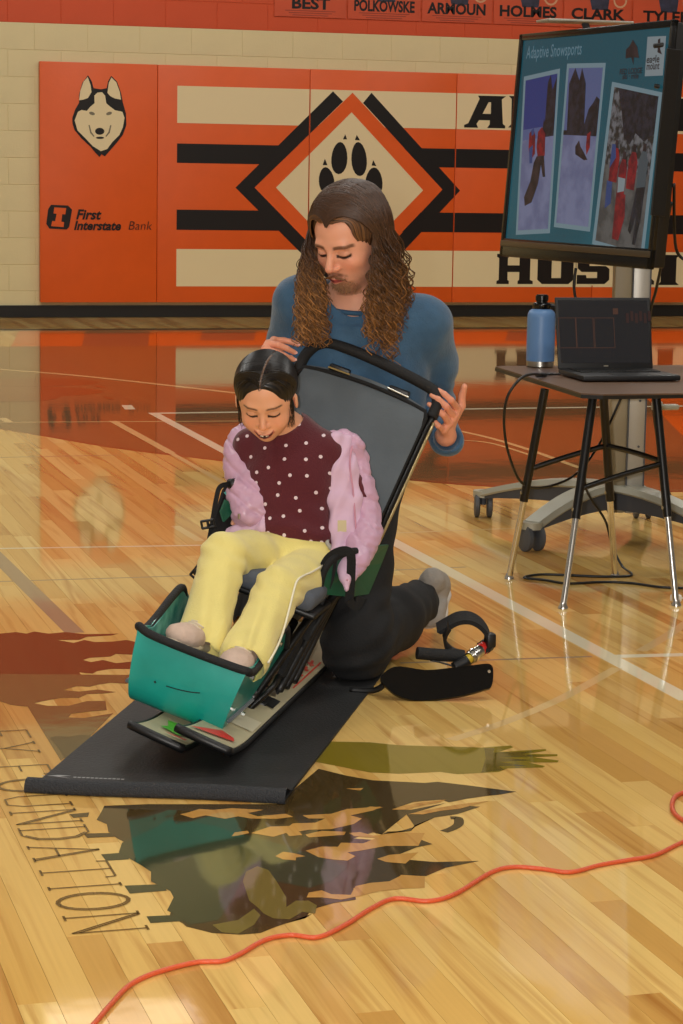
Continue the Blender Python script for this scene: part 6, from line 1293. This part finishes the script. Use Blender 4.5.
a_ = sw.data.attributes.new('uvd', 'FLOAT_VECTOR', 'POINT'); uv = np.zeros((len(V), 3)); uv[:, 0] = (V-G['hip'])@(gax*.95+gup*.3); uv[:, 1] = (V-G['hip'])@(gup*.95-gax*.3); a_.data.foreach_set('vector', uv.ravel())

# trousers
M_yel2 = mat('pale_yellow_trousers', (230, 214, 130), .85, var=.06, vscale=12, bump=.18, bscale=240, sheen=.2)
ft = Field(ch(0, -.3, .25)-np.array([.30, .36, .26]), ch(0, -.2, .3)+np.array([.32, .32, .22]), .004)
ft.ell(G['hip']-gup*.0, (.112, .082, .075), RG, .02)
for h_, k_, a_, s_ in (('hl', 'kl', 'al', -1), ('hr', 'kr', 'ar', 1)):
    ft.chain([G[h_], G[h_]*.5+G[k_]*.5, G[k_]], [.066, .058, .052], .022 if s_ < 0 else .008); mid = G[k_]*.5+G[a_]*.5; ft.chain([G[k_], mid, G[a_]*1.0], [.052, .050, .053], .004)
    d_ = G[a_]-G[k_]; d_ /= np.linalg.norm(d_); ft.cap(G[a_], G[a_]+d_*.03, .052, .053, .004); ft.cap(G[a_]+d_*.05, G[a_]+d_*.10, .044, .050, .006, True)
def foldt(V):
    o = np.zeros(len(V))
    for k_ in ('kl', 'kr'): r_ = np.linalg.norm(V-G[k_], axis=1); o += .0025*np.exp(-(r_/.08)**2)*np.sin(V[:, 2]*150+V[:, 0]*90+2*vnoise(V*16, 3))
    for k_, a_ in (('kl', 'al'), ('kr', 'ar')):
        d_ = G[a_]-G[k_]; L_ = np.linalg.norm(d_); d_ = d_/L_; t = ((V-G[k_])@d_)/L_; q = V-G[k_]-np.outer((V-G[k_])@d_, d_); an = np.arctan2(q@EX, q@EY); o += np.where((np.linalg.norm(q, axis=1) < .08) & (t > .1), .0028*np.sin(an*5+t*4)*np.clip(t, 0, 1), 0)
    return o
tr_ = finish(ft, 'trousers', M_yel2, gl, wr=.0014, wf=18, fold=foldt)
def onsurf(ob, pts, push=.001):
    me = ob.data; V = np.empty(len(me.vertices)*3); me.vertices.foreach_get('co', V); V = V.reshape(-1, 3)+base_of(ob); out = []
    for p in pts:
        d_ = p-cam0; d_ /= np.linalg.norm(d_); q = V-cam0; t = q@d_; r_ = np.linalg.norm(q-np.outer(t, d_), axis=1); m_ = r_ < .006
        out.append(cam0+d_*((t[m_].min() if m_.any() else (p-cam0)@d_)-push))
    return np.array(out)
M_pipe = mat('white_piping', (232, 226, 200), .7)
sp_ = onsurf(tr_, [cp(x, y, -.1) for x, y in [(322, 566), (312, 572), (303, 576), (297, 581), (294, 590), (291, 602), (287, 618), (283, 632), (278, 645), (273, 655), (268, 663)]], .0)
b = MB(); b.tube(smooth_path(sp_, 3), .0026, 6); b.build('side_piping', M_pipe, tr_, smooth=True)
sp_ = onsurf(tr_, [cp(x, y, -.02) for x, y in [(328, 537), (327, 543), (331, 549)]], .0); b = MB(); b.tube(sp_, .005, 6); b.build('waist_tie', mat('waist_tie_grey', (170, 168, 160), .8), tr_, smooth=True)
# shoes
M_gsh = mat('pink_beige_canvas', (206, 180, 162), .85, var=.1, vscale=30, bump=.2, bscale=200); M_gso = mat('cream_rubber', (214, 200, 172), .6)
for a_, tp_, w_ in (('al', cp(176, 637, -.585), .036), ('ar', cp(230, 668, -.595), .033)):
    t_ = np.array(tp_); hl_ = G[a_]+EY*.03-EZ*.032; hh = hl_
    o, Pq, sdq, upq, dq = shoe('shoe', hh, t_-EZ*.012, EZ, w_, gl, M_gsh, M_gso, .0028, .066, lace=False, ank=False)
    b = MB(); [b.tube([Pq(f, .050-.022*(f-.4)*2, -.018), Pq(f+.01, .054-.022*(f-.4)*2, 0), Pq(f, .050-.022*(f-.4)*2, .018)], .0022, 5) for f in (.44, .52, .60)]; b.build('laces', M_gso, o, smooth=True)['kind'] = 'stuff'

# puffer jacket slipped off the shoulders
M_jk = mat('pink_puffer_shell', (206, 164, 190), .34, var=.10, vscale=12, bump=.25, bscale=45, sheen=.1); M_lin = mat('pink_lining', (214, 180, 204), .7, bump=.15, bscale=60)
jk = empty('jacket_dummy', (0, 0, 0), 'x', 'x'); bpy.data.objects.remove(jk)
fp_ = Field(ch(0, 0, .3)-np.array([.30, .30, .16]), ch(0, 0, .3)+np.array([.42, .34, .38]), .0036)
def puffs(f_, pts, rs, n, k=.010, flat=None):
    k = k+.009
    P = smooth_path(pts, 8); L_ = np.concatenate([[0], np.cumsum(np.linalg.norm(np.diff(P, axis=0), axis=1))]); ts = (np.arange(n)+.5)/n*L_[-1]
    for i, t in enumerate(ts):
        c = np.array([np.interp(t, L_, P[:, a]) for a in range(3)]); c2 = np.array([np.interp(min(t+.01, L_[-1]), L_, P[:, a]) for a in range(3)]); d_ = c2-np.array([np.interp(max(t-.01, 0), L_, P[:, a]) for a in range(3)]); d_ /= np.linalg.norm(d_)
        r_ = np.interp(t/L_[-1], np.linspace(0, 1, len(rs)), rs)*rg.uniform(.90, 1.06); c = c+np.array([rg.uniform(-.004, .004), rg.uniform(-.004, .004), rg.uniform(-.004, .004)]); s_ = np.cross(d_, UZ); s_ /= np.linalg.norm(s_); u_ = np.cross(s_, d_)
        f_.ell(c, (L_[-1]/n*rg.uniform(.85, 1.15), r_, r_*(flat or 1)), np.stack([d_, s_, u_], 1), k)
# picture-left side: collar edge, sleeve bunched down to the lap
puffs(fp_, [cp(246, 428, .09), cp(238, 445, .07), cp(238, 462, .05), cp(243, 480, .03)], [.024, .028, .034, .034], 6)
puffs(fp_, [cp(240, 484, .02), cp(246, 497, .0), cp(247, 512, -.02), cp(243, 523, -.03)], [.038, .040, .040, .030], 4, .006)
puffs(fp_, [cp(250, 470, .03), cp(261, 490, .0), cp(264, 508, -.01), cp(262, 522, -.02)], [.022, .026, .026, .022], 5, .012)
# picture-right side: front panel and sleeve hanging
puffs(fp_, [cp(344, 445, .10), cp(354, 452, .11), cp(358, 470, .10), cp(361, 490, .09), cp(365, 510, .08), cp(365, 530, .05), cp(358, 552, .0), cp(350, 574, -.07)], [.026, .030, .032, .034, .038, .040, .032, .014], 9, .006)
puffs(fp_, [cp(332, 436, .09), cp(345, 440, .10), cp(360, 448, .10)], [.016, .02, .026], 3)
V, F = fp_.mesh(); V = relax(V, F, 1); N = normals(V, F); V = V+N*(.0030*vnoise(V*38, 3)+.0022*vnoise(V*80, 4)-.0036*np.exp(-((((((V-SO)@EZ)+.25*((V-SO)@EX)+.006*vnoise(V*14, 6))/.040)%1.0-.5)/.10)**2))[:, None]
jko = mesh_obj('jacket', V, F, M_jk, gl, True)
fl2 = Field(ch(0, 0, .3)-np.array([.30, .30, .16]), ch(0, 0, .3)+np.array([.42, .34, .38]), .0036)
def sheet(f_, pts, w, r_=.008):
    for (a, b_) in zip(pts[:-1], pts[1:]): f_.cap(a, b_, r_, r_, .02)
for f in np.linspace(0, 1, 5):
    sheet(fl2, [cp(333+f*16, 438+f*3, .06+.03*f), cp(334+f*20, 470, .04+.03*f), cp(333+f*24, 500, .02+.03*f), cp(335+f*24, 530, .0+.03*f), cp(336+f*22, 555, -.02+.03*f), cp(341+f*10, 578-2*f, -.035+.02*f)], 0, .011-.003*f)
fl2.chain([cp(342, 560, -.05), cp(345, 578, -.09), cp(346, 589, -.10)], [.016, .012, .006], .01)
for f in np.linspace(0, 1, 3): sheet(fl2, [cp(250+8*f, 462+2*f, .035), cp(258+8*f, 482, .01), cp(263+6*f, 505, -.01), cp(262+6*f, 527, -.03)], 0, .010)
sheet(fl2, [cp(262, 528, -.035), cp(240, 530, -.03), cp(226, 533, -.03)], 0, .010)
V, F = fl2.mesh(); V = relax(V, F, 1); N = normals(V, F); V = V+N*(.0018*np.sin(((V-SO)@EX)*190+3*vnoise(V*14, 3)))[:, None]
lo_ = mesh_obj('lining', V, F, M_lin, jko, True)
b = MB(); zl = onsurf(lo_, [cp(x, y, 0) for x, y in [(352, 446), (350, 465), (353, 490), (355, 515), (356, 540), (353, 562), (347, 580)]], .001); b.tube(smooth_path(zl, 4), .0022, 6); b.build('zip', mat('zip_pink', (200, 140, 160), .4), jko, smooth=True)
c = onsurf(lo_, [cp(342, 526, 0)], .001)[0]; b = MB(); b.box(c, (.020, .002, .026), np.stack([CR, -CF, CU], 1), 0); b.build('care_label', mat('care_label', (206, 190, 150), .7), jko)
c = onsurf(lo_, [cp(343, 524, 0)], .003)[0]; b = MB(); b.box(c, (.008, .0012, .012), np.stack([CR, -CF, CU], 1), 0); b.build('label_print', M_blackp, jko)
c = onsurf(jko, [cp(239, 519, 0)], .002)[0]; b = MB(); b.tube([c, c+UZ*.012], .003, 6); b.build('zip_pull', M_steel, jko)
